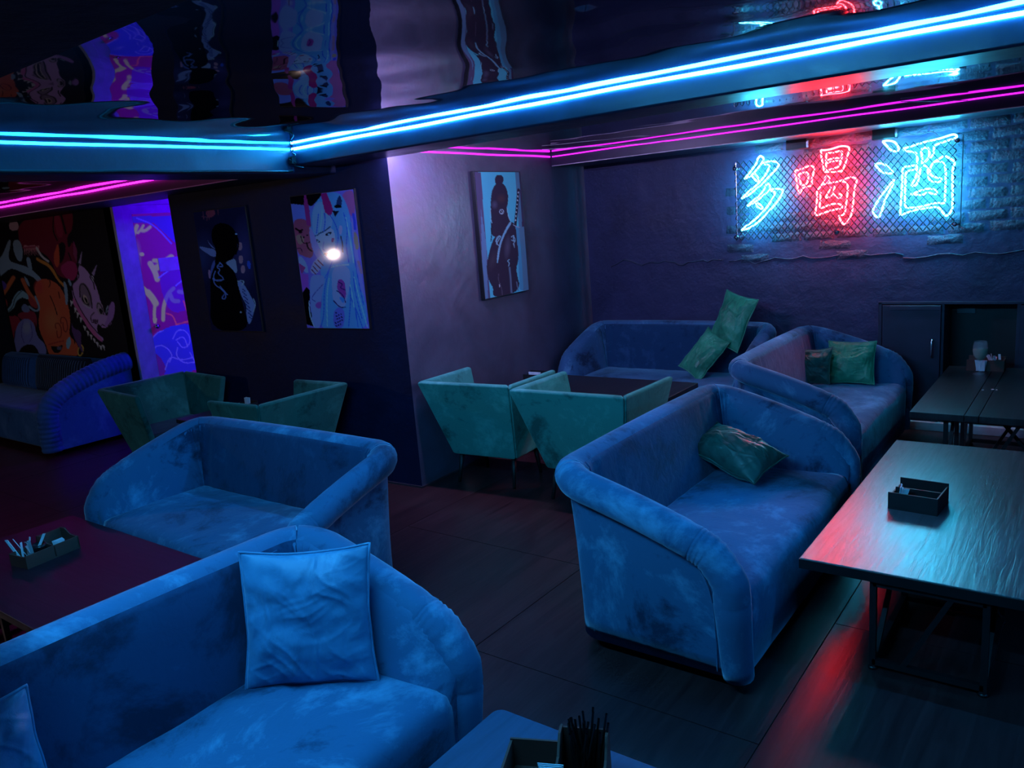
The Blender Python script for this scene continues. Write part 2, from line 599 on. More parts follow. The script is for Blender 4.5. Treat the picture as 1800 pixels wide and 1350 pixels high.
pl = thing('pendant_lamp', 'warm globe pendant hanging in the left bay', 'lamp', (-7.69, 0.06, 1.50))
lathe('globe', [(0.0, -0.055), (0.02, -0.051), (0.04, -0.038), (0.052, -0.018), (0.055, 0.0), (0.052, 0.018), (0.04, 0.038), (0.02, 0.051), (0.012, 0.053)], 'emit_warm', pl, 20)
lathe('cap', [(0.0, 0.11), (0.012, 0.105), (0.02, 0.09), (0.022, 0.052), (0.0, 0.052)], 'black_plastic', pl, 16)
tube('cord', [(0, 0, 0.1), (0, 0, 0.75)], 0.004, 'black_plastic', pl, 6)

# cables on the left beam
def cable(label, pts, r, mat='black_plastic'):
    return tag(tube('cable', chaikin(pts, 2), r, mat, None, 6), label, 'cable')


pts = [(-4.162, 0.9 + i * 0.2, 2.158 + 0.008 * noise.noise((i * 0.8, 3, 1))) for i in range(13)]
cable('thick black cable sagging along the lower edge of the left ceiling beam', pts + [(-4.14, 3.33, 2.16)], 0.009)
cable('thin black wire looping down at the corner where two ceiling beams meet',
      [(-4.12, 3.352, 2.30), (-4.15, 3.34, 2.27), (-4.10, 3.35, 2.25), (-4.156, 3.30, 2.235), (-4.12, 3.352, 2.21), (-4.15, 3.345, 2.19), (-4.06, 3.352, 2.17)], 0.004)
box('junction_clip', -4.165, -4.13, 3.325, 3.358, 2.20, 2.245, 'black_plastic', None, 0.003)
tag(bpy.data.objects['junction_clip'], 'small black clip holding the wires in the beam corner', 'clip')
cable('thin pale wire strung from the soffit corner towards the cross beam', [(-3.45, 5.1, 2.245), (-3.1, 5.4, 2.235), (-2.75, 5.73, 2.235)], 0.0022, 'trim_white')
cable('thin pale wire hanging above the right end of the neon sign', [(-1.05, 5.35, 2.25), (-0.9, 5.55, 2.243), (-0.75, 5.73, 2.238)], 0.0022, 'trim_white')

# ------------------------------------------------------------ sofas
def make_sofa(name, label, L, D, loc, rotz, Hb=0.80, seat_z=0.395, mat='velvet_blue', group='blue velvet sofas'):
    """faces local -Y; front at y=0, back at y=D, centred on x"""
    t = thing(name, label, 'sofa', loc, rotz, group)
    r = 0.066
    a0, D0, rc = L / 2 - 0.078, D - 0.078, 0.12
    zf = 0.50

    def H(d):
        return zf + (Hb - zf) * min(1, max(0, d) / (D0 - 0.03)) ** 0.62

    path = []                                        # x, y, nx, ny, height, segment
    na = 26
    for i in range(na + 1):
        y = 0.03 + (D0 - rc - 0.03) * i / na
        path.append((-a0, y, -1, 0, H(y), 0))
    for i in range(1, 25):
        a = PI - (PI / 2) * i / 24
        y = D0 - rc + rc * math.sin(a)
        path.append((-a0 + rc + rc * math.cos(a), y, math.cos(a), math.sin(a), H(y), 0 if i <= 12 else 1))
    nb = 44
    for i in range(1, nb):
        x = -a0 + rc + (2 * a0 - 2 * rc) * i / nb
        path.append((x, D0, 0, 1, Hb + 0.006 * math.sin(PI * i / nb), 1))
    m_ = [(-p[0], p[1], -p[2], p[3], p[4], 0) for p in path[:na + 25]]
    path += [(*p[:5], 2 if k < na + 13 else 1) for k, p in reversed(list(enumerate(m_)))]
    # pleat amount peaks at the inner corners
    cx = [(-a0 + rc * 0.6, D0 - rc * 0.6), (a0 - rc * 0.6, D0 - rc * 0.6)]

    def section(p, k):
        x, y, nx, ny, h, _ = p
        zc = h - r - (0.10 * (1 - y / 0.17) ** 1.4 if y < 0.17 else 0)     # the panel dips under the rounded arm front
        pl = max(math.exp(-((x - c[0]) ** 2 + (y - c[1]) ** 2) / 0.05) for c in cx)
        rip = 0.0065 * pl * math.sin(k * 1.9 + 2 * math.sin(k * 0.7))
        out = []
        for j in range(9):                           # inner face, bottom to top
            f = j / 8
            z = 0.16 + (zc + 0.02 - 0.16) * f
            u = -0.125 + 0.070 * f ** 2.0 + rip * (0.25 + 0.75 * f)
            out.append((u, z))
        for j in range(1, 5):                        # over the top, inside the roll
            a = PI - PI * j / 5
            out.append((0.004 + 0.058 * math.cos(a), zc + 0.02 + 0.030 * math.sin(a)))
        for j in range(8):                           # outer face with flare
            f = j / 7
            z = zc - 0.01 + (0.055 - zc + 0.01) * f
            u = 0.034 * (1 - f) ** 2.2 - 0.004 + 0.003 * noise.noise((x * 3, y * 3, z * 3 + k * 0.01))
            out.append((u, z))
        return [(x + nx * u, y + ny * u, z) for u, z in out]

    parts = {}
    for seg, nm in ((1, 'backrest'), (0, 'arm'), (2, 'arm')):
        idx = [k for k, p in enumerate(path) if p[5] == seg]
        if seg == 0:
            idx.append(idx[-1] + 1)
        elif seg == 2:
            idx.insert(0, idx[0] - 1)
        rows = [section(path[k], k) for k in idx]
        n = len(rows[0])
        V = [p for rw in rows for p in rw]
        F = []
        for i in range(len(rows) - 1):
            for j in range(n):
                F.append((i * n + j, i * n + (j + 1) % n, (i + 1) * n + (j + 1) % n, (i + 1) * n + j))
        F += [tuple(range(n)), tuple(range((len(rows) - 1) * n, len(rows) * n))]
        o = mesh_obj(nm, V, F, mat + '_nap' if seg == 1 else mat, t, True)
        o.data.polygons[-1].use_smooth = o.data.polygons[-2].use_smooth = False
        parts[seg] = o
        # the padded roll that follows the rim, down the arm front to the floor
        ctr = [(path[k][0] + path[k][2] * 0.012, path[k][1] + path[k][3] * 0.012, path[k][4] - r) for k in idx]
        if seg != 1:
            if seg == 2:
                ctr = ctr[::-1]
            xx = ctr[0][0]
            keep = [c for c in ctr if c[1] > 0.14]
            sg_ = 1 if xx > 0 else -1
            fr = [(xx - sg_ * 0.052 * max(0, 1 - z_ / 0.40), 0.060, z_) for z_ in (0.056, 0.10, 0.2, 0.3, 0.36, H(0.05) - r - 0.055)] + [(xx, 0.082, H(0.05) - r - 0.02), (xx, 0.12, H(0.10) - r + 0.002)]
            P = [Vector(c) for c in fr[:4]] + chaikin(fr[4:] + keep[:3], 2) + [Vector(c) for c in keep[3:]]
            rad = []
            for k, q in enumerate(P):
                wv = math.exp(-((q.y - 0.16) / 0.12) ** 2) * (1 if q.z > 0.3 else 0)
                rad.append(r * (1 + 0.035 * wv * math.sin(k * 2.1)) * (1 - 0.16 * max(0, 1 - q.z / 0.35)))
        else:
            P = [Vector(c) for c in ctr]
            rad = r
        tube('rolled_edge', P, rad, mat, o, 16)
        # welt seam under the roll on the outside
        if seg == 1:
            W = [(path[k][0] + path[k][2] * 0.030, path[k][1] + path[k][3] * 0.030, path[k][4] - r * 1.75) for k in idx]
        else:
            W = [(path[k][0] + path[k][2] * 0.030, path[k][1], path[k][4] - r * 1.75) for k in idx if path[k][1] > 0.17]
            W = (W[::-1] if seg == 2 else W)
            xx = W[0][0]
            sx = 1 if xx > 0 else -1
            W = [(xx - sx * 0.030, 0.125, 0.07), (xx - sx * 0.028, 0.125, 0.2), (xx - sx * 0.02, 0.127, 0.32), (xx - sx * 0.006, 0.14, 0.42)] + W
        tube('welt_seam', chaikin(W, 1), 0.0035, mat, o, 6)
    # seat block: front panel rolling over into the seat top
    prof = [(0.03, 0.055), (0.024, 0.2), (0.022, seat_z - 0.075), (0.026, seat_z - 0.04), (0.042, seat_z - 0.014), (0.075, seat_z - 0.002)]
    ny = 22
    for i in range(1, ny + 1):
        prof.append((0.075 + (D0 - 0.10 - 0.075) * i / ny, seat_z))
    prof += [(D0 - 0.06, 0.10), (D0 - 0.06, 0.055)]
    n = len(prof)
    nx = 44
    wd = a0 - 0.08
    V, F = [], []
    for i in range(nx + 1):
        u = -1 + 2 * i / nx
        for j, (y, z) in enumerate(prof):
            x = u * wd
            dz = 0
            if 4 <= j < n - 2:
                dz = 0.018 * (1 - u ** 4) * math.sin(PI * min(1, max(0, (y - 0.03) / (D0 - 0.13)))) + 0.006 * noise.noise((x * 4, y * 5, L * 7))
                dz += 0.0035 * noise.noise((x * 11 + 5, y * 9, D + loc[0]))
            V.append((x, y + (0.006 * noise.noise((x * 4, z * 4, 2)) if j < 4 else 0), z + dz))
    for i in range(nx):
        for j in range(n):
            F.append((i * n + j, i * n + (j + 1) % n, (i + 1) * n + (j + 1) % n, (i + 1) * n + j))
    F += [tuple(range(n)), tuple(range(nx * n, (nx + 1) * n))]
    mesh_obj('seat', V, F, mat, t, True)
    for sx in (-1, 1):
        for y in (0.10, D0 - 0.10):
            o = hexa('foot', [(sx * (a0 - 0.10) + dx * q, y + dy * q, zz) for zz, q in ((0, 0.024), (0.058, 0.03)) for dx, dy in ((-1, -1), (1, -1), (1, 1), (-1, 1))], 'black_wood', t, 0.003)
    return t


R90 = PI / 2
# facing +X: local -Y -> +X
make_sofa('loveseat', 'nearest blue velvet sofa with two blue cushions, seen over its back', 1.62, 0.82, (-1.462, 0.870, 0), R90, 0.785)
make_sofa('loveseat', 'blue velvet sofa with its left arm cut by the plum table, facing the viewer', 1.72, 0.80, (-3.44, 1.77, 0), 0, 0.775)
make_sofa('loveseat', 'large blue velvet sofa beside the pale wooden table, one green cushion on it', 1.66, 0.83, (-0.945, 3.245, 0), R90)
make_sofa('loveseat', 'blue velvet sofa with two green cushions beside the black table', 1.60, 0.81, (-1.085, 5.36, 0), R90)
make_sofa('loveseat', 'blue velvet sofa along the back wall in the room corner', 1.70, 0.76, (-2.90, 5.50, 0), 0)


# ------------------------------------------------------------ cushions
def cushion(name, label, bl, br, tl, thick, mat, seed, group=None, crush=0.0, piping=True):
    bl, br, tl = Vector(bl), Vector(br), Vector(tl)
    U, W_ = br - bl, tl - bl
    wd, ht = U.length, W_.length
    U.normalize()
    W_ = (W_ - U * W_.dot(U)).normalized()
    N = U.cross(W_)
    t = thing(name, label, 'cushion', (0, 0, 0), 0, group)
    cen = bl + U * wd / 2 + W_ * ht / 2
    t.matrix_world = Matrix(((U.x, W_.x, N.x, cen.x), (U.y, W_.y, N.y, cen.y), (U.z, W_.z, N.z, cen.z), (0, 0, 0, 1)))
    n = 84
    V, F, idx = [], [], {}

    def pos(i, j, s):
        u, v = -1 + 2 * i / n, -1 + 2 * j / n
        x = wd / 2 * u * (1 - 0.055 * (1 - v * v) ** 1.0 + 0.02 * (u * v) ** 2)
        y = ht / 2 * v * (1 - 0.055 * (1 - u * u) ** 1.0 + 0.02 * (u * v) ** 2)
        h = max(0, (1 - u ** 2)) ** 0.55 * max(0, (1 - v ** 2)) ** 0.55
        z = s * thick / 2 * h
        # gathered folds running in from the seams and soft hollows
        fold = 0.005 * noise.noise((u * 2.2 + seed, v * 5.0, seed)) + 0.004 * noise.noise((u * 5, v * 2.5 + seed, seed + 3))
        fold += 0.012 * noise.noise((u * 1.3 + seed, v * 1.6, 7.7))
        for ang, fr, am in ((0.15, 4.2, 0.0070), (-0.75, 5.0, 0.0055), (1.35, 5.5, 0.0050)):
            cu, su = math.cos(ang + seed), math.sin(ang + seed)
            al, ac = u * cu + v * su, -u * su + v * cu
            rd = max(0, 1 - abs(noise.noise((al * 0.8 + seed, ac * fr + 0.7 * noise.noise((u * 1.6, v * 1.6, seed)), seed + ang))) * 3.2)
            fold += am * rd ** 2 * max(0, 0.45 + 1.2 * noise.noise((u * 1.2, v * 1.2 + seed, ang)))
        z += s * fold * h ** 0.4 * 1.0
        z += crush * (u * u - 0.4) * thick
        y += -crush * 0.5 * thick * (1 - u * u) * (1 if v > 0 else 0) * v
        z += 0.012 * noise.noise((u * 2.5, v * 2.5, seed + 11))
        return (x, y, z)

    for s in (1, -1):
        for j in range(n + 1):
            for i in range(n + 1):
                e = i in (0, n) or j in (0, n)
                key = (i, j, 0 if e else s)
                if key not in idx:
                    idx[key] = len(V)
                    V.append(pos(i, j, s))
        for j in range(n):
            for i in range(n):
                q = []
                for a, c in ((i, j), (i + 1, j), (i + 1, j + 1), (i, j + 1)):
                    e = a in (0, n) or c in (0, n)
                    q.append(idx[(a, c, 0 if e else s)])
                F.append(tuple(q if s > 0 else q[::-1]))
    o = mesh_obj('cover', V, F, mat, t, True)
    if piping:
        ring = [(i, 0) for i in range(n)] + [(n, j) for j in range(n)] + [(n - i, n) for i in range(n)] + [(0, n - j) for j in range(n)]
        tube('piping', [Vector(pos(i, j, 1)) * 1.008 for i, j in ring], 0.0042, mat, o, 6, True)
    return t


cushion('cushion', 'crinkled bright blue velvet cushion propped in the corner of the nearest sofa', (-2.06, 1.225, 0.40), (-1.735, 1.46, 0.40), (-2.15, 1.28, 0.80), 0.13, 'velvet_blue_cushion', 2.2, 'blue cushions')
o = cushion('cushion', 'blue velvet cushion cut off at the lower left corner', (-1.97, 0.25, 0.41), (-1.97, 0.64, 0.41), (-2.05, 0.26, 0.735), 0.13, 'velvet_blue_cushion', 6.1, 'blue cushions')
cushion('cushion', 'dark green cushion lying tilted on the large sofa by the pale table', (-1.68, 3.59, 0.545), (-1.29, 3.49, 0.445), (-1.59, 3.82, 0.625), 0.19, 'velvet_green_dark', 4.4, 'green cushions')
cushion('cushion', 'small dark green cushion with a dented top beside the brighter one', (-1.87, 5.70, 0.44), (-1.56, 5.745, 0.43), (-1.90, 5.80, 0.68), 0.11, 'velvet_green_dark', 9.3, 'green cushions', 0.25)
cushion('cushion', 'bright green satin cushion leaning against the far arm of its sofa', (-1.60, 5.82, 0.42), (-1.29, 5.855, 0.42), (-1.62, 5.94, 0.70), 0.12, 'satin_green', 12.7, 'green cushions')
cushion('cushion', 'upper green cushion standing on the corner sofa against its right arm', (-2.55, 5.94, 0.68), (-2.28, 5.87, 0.61), (-2.28, 6.00, 1.00), 0.12, 'satin_green', 15.2, 'green cushions')
cushion('cushion', 'lower green cushion on the corner sofa under the standing one', (-2.76, 5.84, 0.49), (-2.54, 5.73, 0.39), (-2.46, 5.91, 0.71), 0.12, 'satin_green', 18.9, 'green cushions')


# ------------------------------------------------------------ tub armchairs
def make_armchair(label, loc, rotz, wt=0.78, dt=0.64, group='green velvet armchairs', mat='velvet_green'):
    """faces local +Y, origin at the middle of the back edge on the floor"""
    t = thing('tub_armchair', label, 'armchair', loc, rotz, group)
    zb, zt = 0.20, 0.745
    wb = wt * 0.70
    tk = 0.062
    yb, yf = 0.19, dt                     # lower back edge, front
    h, g = wt / 2, wb / 2
    q = tk * 0.75
    # backrest: leans out towards the rear and widens upwards
    hexa('backrest', [(-g + 0.004, yb, zb), (g - 0.004, yb, zb), (g - q, yb + tk, zb), (-g + q, yb + tk, zb),
                      (-h + 0.004, 0, zt), (h - 0.004, 0, zt), (h - q, tk, zt), (-h + q, tk, zt)], mat, t, 0.016)
    for s in (-1, 1):
        hexa('arm', [(s * g, yb, zb), (s * g, yf - 0.05, zb), (s * (g - q), yf - 0.05, zb), (s * (g - q), yb + tk * 0.9, zb),
                     (s * h, 0.0, zt), (s * (h + 0.005), yf, zt - 0.015), (s * (h - q + 0.005), yf, zt - 0.015), (s * (h - q), tk * 0.9, zt)], mat, t, 0.020, 4)
    hexa('seat', [(-g + 0.03, yb + 0.02, zb - 0.005), (g - 0.03, yb + 0.02, zb - 0.005), (g - 0.03, yf - 0.03, zb - 0.005), (-g + 0.03, yf - 0.03, zb - 0.005),
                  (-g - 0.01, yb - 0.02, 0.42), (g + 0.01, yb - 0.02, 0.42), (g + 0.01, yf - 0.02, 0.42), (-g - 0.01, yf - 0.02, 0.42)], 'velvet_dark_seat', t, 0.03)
    for sx in (-1, 1):
        for y, ly in ((yb + 0.05, -0.05), (yf - 0.09, 0.03)):
            V, F = tube_geo([(sx * (g - 0.05), y, zb + 0.01), (sx * (g - 0.035), y + ly, 0)], [0.019, 0.011], 8)
            mesh_obj('leg', V, F, 'black_wood', t, True)
    return t


make_armchair('green velvet armchair standing against the plastered pillar corner, back to the viewer', (-3.305, 3.765, 0), math.radians(5), 0.74, 0.61)
make_armchair('larger teal-green velvet armchair behind the big blue sofa, back to the viewer', (-2.50, 3.735, 0), math.radians(2), 0.80, 0.66)
make_armchair('shaded green armchair turned sideways below the violet door', (-6.12, 3.165, 0), math.radians(-91), 0.74, 0.60, mat='velvet_green_shaded')
make_armchair('shaded green armchair below the posters, seen from its rear corner', (-4.18, 3.23, 0), math.radians(88), 0.74, 0.60, mat='velvet_green_shaded')


# ------------------------------------------------------------ far-left ribbed sofa
def rib_sofa():
    t = thing('ribbed_sofa', 'dark blue sofa with ribbed arm below the dragon mural', 'sofa')
    xr, yf, yb = -7.43, 2.95, 3.76
    # arm side panel and body
    top = [(yf, 0.05), (yf, 0.36), (yf + 0.03, 0.46), (yf + 0.12, 0.55), (yf + 0.3, 0.63), (yf + 0.55, 0.70), (yb, 0.74), (yb, 0.05)]
    n = len(top)
    V = [(xr - 0.03 + 0.05 * max(0, (z - 0.3)), y, z) for y, z in top] + [(xr - 0.16, y, z) for y, z in top]
    F = [tuple(range(n)), tuple(range(n, 2 * n))] + [(i, (i + 1) % n, n + (i + 1) % n, n + i) for i in range(n)]
    a = mesh_obj('arm', V, F, 'ribbed_blue', t)
    # ribbed roll that runs down the front of the arm
    P = chaikin([(xr - 0.08, yf + 0.02, 0.05), (xr - 0.08, yf + 0.02, 0.3), (xr - 0.08, yf + 0.04, 0.44), (xr - 0.075, yf + 0.14, 0.54), (xr - 0.06, yf + 0.32, 0.62), (xr - 0.05, yf + 0.55, 0.69), (xr - 0.05, yb, 0.73)], 4)
    ls, acc = [0], 0
    fine = []
    for p, q in zip(P, P[1:]):
        k = max(1, int((q - p).length / 0.006))
        for i in range(k):
            fine.append(p.lerp(q, i / k))
    rad, s = [], 0
    for i, p in enumerate(fine):
        if i:
            s += (p - fine[i - 1]).length
        rad.append(0.085 + 0.007 * abs(math.sin(PI * s / 0.042)))
    tube('rolled_edge', fine, rad, 'ribbed_blue', a, 14)
    box('seat', -10.05, xr - 0.12, yf + 0.02, yb - 0.1, 0.05, 0.40, 'ribbed_blue', t, 0.03)
    hexa('backrest', [(-10.05, yb - 0.20, 0.3), (xr - 0.1, yb - 0.20, 0.3), (xr - 0.1, yb, 0.05), (-10.05, yb, 0.05),
                      (-10.05, yb - 0.10, 0.72), (xr - 0.1, yb - 0.10, 0.72), (xr - 0.1, yb, 0.74), (-10.05, yb, 0.74)], 'ribbed_blue', t, 0.03)
    for x in (-9.8, xr - 0.2):
        for y in (yf + 0.1, yb - 0.1):
            box('foot', x - 0.03, x + 0.03, y - 0.03, y + 0.03, 0, 0.05, 'black_wood', t)


rib_sofa()


def stripe_cushion(label, x0, x1, y, z0, z1, mat, dark, seed):
    """upright back cushion with cord ribs"""
    t = thing('striped_cushion', label, 'cushion', ((x0 + x1) / 2, y, z0), 0, 'striped cushions on the ribbed sofa')
    t.rotation_euler = (math.radians(-12), 0, 0)
    wd, h = x1 - x0, z1 - z0
    per = 0.045
    nx, nz = int(wd / per) * 6, 16
    V, F = [], []
    for s in (1, -1):
        for j in range(nz + 1):
            for i in range(nx + 1):
                u, v = i / nx, j / nz
                p = (max(0, 1 - (2 * u - 1) ** 4) * max(0, 1 - (2 * v - 1) ** 4)) ** 0.5
                rib = 0.007 * abs(math.sin(PI * u * wd / per)) * p
                V.append(((u - 0.5) * wd, -s * (0.075 * p + rib), v * h))
    m_ = (nx + 1) * (nz + 1)
    for s in range(2):
        for j in range(nz):
            for i in range(nx):
                a = s * m_ + j * (nx + 1) + i
                F.append((a, a + 1, a + nx + 2, a + nx + 1))
    o = mesh_obj('cover', V, F, mat, t, True)
    for k in range(1, int(wd / per)):
        u = k * per / wd
        P = []
        for j in range(1, 12):
            v = j / 12
            p = (max(0, 1 - (2 * u - 1) ** 4) * max(0, 1 - (2 * v - 1) ** 4)) ** 0.5
            P.append(((u - 0.5) * wd, -(0.075 * p + 0.002), v * h))
        V2, F2 = tube_geo(P, 0.0035, 5)
        mesh_obj('cord', V2, F2, dark, t, True)


stripe_cushion('blue cushion with broad vertical stripes at the left end of the ribbed sofa', -9.75, -8.95, 3.50, 0.41, 0.76, 'ribbed_blue', 'stripe_dark', 1)
stripe_cushion('dark cushion with thin pale pinstripes on the ribbed sofa', -8.93, -7.80, 3.50, 0.41, 0.78, 'stripe_dark', 'stripe_light', 2)

# ------------------------------------------------------------ tables
def pedestal(t, x0, x1, y0, y1, z, wd=0.022):
    """welded truss base: four posts, top and bottom rails, one brace a side"""
    for x in (x0, x1):
        for y in (y0, y1):
            bar('post', (x, y, 0.012), (x, y, z), wd, 'black_steel', t)
            lathe('levelling_foot', [(0.0, 0.0), (0.017, 0.0), (0.017, 0.008), (0.007, 0.012), (0, 0.013)], 'black_plastic', t, 10, (x, y, 0))
    for zz in (0.03, z - 0.012):
        for x in (x0, x1):
            bar('rail', (x, y0, zz), (x, y1, zz), wd, 'black_steel', t)
        for y in (y0, y1):
            bar('rail', (x0, y, zz), (x1, y, zz), wd, 'black_steel', t)
    xm = x0 + (x1 - x0) * 0.28
    bar('brace', (xm, y0, 0.03), (x0 + (x1 - x0) * 0.72, y0, z - 0.01), wd * 0.8, 'black_steel', t)
    bar('brace', (x1, y1 - 0.03, 0.03), (x0 + (x1 - x0) * 0.30, y1, z - 0.01), wd * 0.8, 'black_steel', t)
    bar('brace', (x0, y0 + 0.05, 0.03), (x0, y1 - 0.1, z - 0.01), wd * 0.8, 'black_steel', t)
    bar('brace', (x1, y0 + 0.05, 0.03), (x1, y1 - 0.1, z - 0.01), wd * 0.8, 'black_steel', t)


def table(label, x0, x1, y0, y1, z, th, mat, peds, planks=None, edge=0.004, group=None):
    t = thing('lounge_table', label, 'table', (0, 0, 0), 0, group)
    if planks:
        for a, c in zip(planks, planks[1:]):
            box('plank', a + 0.0012, c - 0.0012, y0, y1, z - th, z, mat, t, 0.002)
    else:
        box('tabletop', x0, x1, y0, y1, z - th, z, mat, t, edge)
    for (a, c, d, e) in peds:
        pedestal(t, a, c, d, e, z - th)
    return t


table('pale grey-brown wooden table glowing red and cyan beside the large blue sofa', -0.89, -0.02, 2.875, 4.59, 0.40, 0.042, 'wood_grey', [(-0.63, -0.27, 2.90, 3.47), (-0.63, -0.27, 3.98, 4.5)])
# dark underlay edge of the pale table
table('black plank table with a stemmed glass by the back wall', -0.875, 0.02, 4.84, 6.22, 0.50, 0.038, 'wood_black', [(-0.70, -0.20, 4.93, 5.35), (-0.70, -0.20, 5.6, 6.0)], [-0.875, -0.60, -0.53, -0.26, 0.02])
table('plum-coloured table in front of the sofa on the left', -4.36, -2.75, 1.05, 1.75, 0.40, 0.034, 'wood_plum', [(-4.2, -3.75, 1.15, 1.62), (-3.35, -2.95, 1.15, 1.62)])
table('black table between the green armchairs and the corner sofa', -3.66, -2.33, 4.66, 5.235, 0.50, 0.04, 'wood_black', [(-3.5, -3.1, 4.72, 5.15), (-2.85, -2.45, 4.72, 5.15)])
table('slate-blue table at the bottom edge with rounded corners', -1.325, -0.50, -0.10, 1.54, 0.40, 0.034, 'wood_slate', [(-1.2, -0.8, 0.9, 1.4), (-1.2, -0.8, 0.1, 0.6)], None, 0.006)
table('small dark table between the two armchairs under the posters', -5.42, -4.92, 3.0, 3.55, 0.52, 0.03, 'wood_black', [(-5.32, -5.02, 3.08, 3.45)])
o = bpy.data.objects['lounge_table.004']
tp = [c for c in o.children if c.name.startswith('tabletop')][0]
tp.modifiers.clear()
bm = bmesh.new()
bm.from_mesh(tp.data)
bmesh.ops.bevel(bm, geom=[e for e in bm.edges if abs(e.verts[0].co.z - e.verts[1].co.z) > 0.01], offset=0.03, segments=5, affect='EDGES', profile=0.5)
bm.to_mesh(tp.data)
bm.free()
bev(tp, 0.004, 2)
# dark edge band on the pale table
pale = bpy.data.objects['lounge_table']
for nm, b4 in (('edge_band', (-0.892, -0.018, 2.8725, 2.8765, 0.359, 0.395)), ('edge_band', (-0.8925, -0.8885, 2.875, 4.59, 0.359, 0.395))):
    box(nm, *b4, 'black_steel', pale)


# ------------------------------------------------------------ caddies and small things
def caddy(label, loc, rotz, L, Wd, H, mat, style=0):
    """open table organiser: base, four walls, divider"""
    t = thing('napkin_caddy', label, 'caddy', loc, rotz, 'table caddies')
    k = 0.006
    box('base', -L / 2, L / 2, -Wd / 2, Wd / 2, 0, k, mat, t)
    box('wall', -L / 2, L / 2, -Wd / 2, -Wd / 2 + k, k, H, mat, t, 0.001)
    if style == 0:
        box('wall', -L / 2, L / 2, Wd / 2 - k, Wd / 2, k, H * 1.15, mat, t, 0.001)
        box('wall', -L / 2, -L / 2 + k, -Wd / 2 + k, Wd / 2 - k, k, H * 0.75, mat, t)
        box('wall', L / 2 - k, L / 2, -Wd / 2 + k, Wd / 2 - k, k, H, mat, t)
        box('divider', -L / 2 + k, L / 2 - k, -0.003, 0.003, k, H * 0.95, mat, t)
    else:
        # low tray on one half, notched napkin slot on the other
        box('wall', -L / 2, L * 0.02, Wd / 2 - k, Wd / 2, k, H * 0.95, mat, t)
        box('wall', -L / 2, -L / 2 + k, -Wd / 2 + k, Wd / 2 - k, k, H * 0.9, mat, t)
        for x in (L * 0.02, L / 2 - k):
            V = [(x + dx, y, z) for dx in (0, k) for y, z in ((-Wd / 2, k), (Wd / 2, k), (Wd / 2, H * 1.5), (Wd * 0.22, H * 1.5), (-Wd * 0.05, H * 1.05), (-Wd / 2, H * 0.95))]
            F = [tuple(range(6)), tuple(range(6, 12))] + [(i, (i + 1) % 6, 6 + (i + 1) % 6, 6 + i) for i in range(6)]
            mesh_obj('slot_panel', V, F, mat, t)
        box('wall', L * 0.02, L / 2, Wd / 2 - k, Wd / 2, k, H * 1.45, mat, t)
    return t


def packets(label, loc, n, mat, rad=0.022, h=0.055, wd=0.012, tilt=0.3, seed=1, group='sugar sachets'):
    rr = random.Random(seed)
    for i in range(n):
        a = rr.uniform(0, 2 * PI)
        bx = Vector(loc) + Vector((rr.uniform(-rad, rad), rr.uniform(-rad, rad), 0))
        hh = h * rr.uniform(0.8, 1.15)
        tp_ = bx + Vector((rr.uniform(-tilt, tilt) * hh, rr.uniform(-tilt, tilt) * hh, hh))
        u = Vector((math.cos(a), math.sin(a), 0)) * wd / 2
        v = Vector((-math.sin(a), math.cos(a), 0)) * 0.0016
        o = mesh_obj('sugar_sachet', [bx - u - v, bx + u - v, bx + u + v, bx - u + v, tp_ - u - v, tp_ + u - v, tp_ + u + v, tp_ - u + v], BF, mat)
        tag(o, label, 'sachet', group)


def straws(label, loc, n, seed, h=0.19, rad=0.022, mat='black_plastic'):
    rr = random.Random(seed)
    for i in range(n):
        b0 = Vector(loc) + Vector((rr.uniform(-rad, rad), rr.uniform(-rad, rad), 0))
        b1 = b0 + Vector((rr.uniform(-0.03, 0.03), rr.uniform(-0.03, 0.03), h * rr.uniform(0.85, 1.05)))
        V, F = tube_geo([b0, b1], 0.0032, 7, False)
        o = mesh_obj('straw', V, F, mat, None, True)
        tag(o, label, 'straw', 'black straws in the near caddy')


caddy('black wooden caddy on the pale wooden table', (-0.61, 3.615, 0.40), math.radians(-4), 0.195, 0.19, 0.075, 'mdf_black', 0)
packets('white sachet standing in the caddy on the pale table', (-0.675, 3.575, 0.41), 5, 'paper_white', 0.010, 0.085, 0.02, 0.3, 3, 'sachets on the pale table')
caddy('brown caddy with a napkin slot on the plum table', (-3.87, 1.41, 0.40), math.radians(98), 0.25, 0.13, 0.06, 'mdf_brown', 1)
packets('white sachet sticking out of the caddy on the plum table', (-3.885, 1.345, 0.41), 9, 'paper_white', 0.026, 0.095, 0.013, 0.55, 5, 'sachets on the plum table')
tag(lathe('round_lid', [(0, 0), (0.03, 0), (0.034, 0.02), (0.03, 0.03), (0.026, 0.025), (0, 0.01)], 'black_plastic', None, 20, (-3.87, 1.385, 0.441)), 'small round black lid inside the caddy on the plum table', 'lid')


def napkin_stack(label, loc, rotz, wd, h, th, n=5):
    t = thing('napkin_stack', label, 'napkins', loc, rotz)
    for i in range(n):
        y = th * (i / (n - 1) - 0.5)
        s = 0.6 + 0.4 * i / n
        mesh_obj('napkin', [(-wd * 0.3, y - 0.001, 0), (wd * 0.3, y - 0.001, 0), (wd * 0.3, y + 0.001, 0), (-wd * 0.3, y + 0.001, 0),
                            (-wd / 2 * s, y - 0.001, h), (wd / 2 * s, y - 0.001, h), (wd / 2 * s, y + 0.001, h), (-wd / 2 * s, y + 0.001, h)], BF, 'paper_white', t)


napkin_stack('folded pale napkins in the slot of the plum table caddy', (-3.855, 1.47, 0.407), math.radians(98), 0.055, 0.055, 0.03)

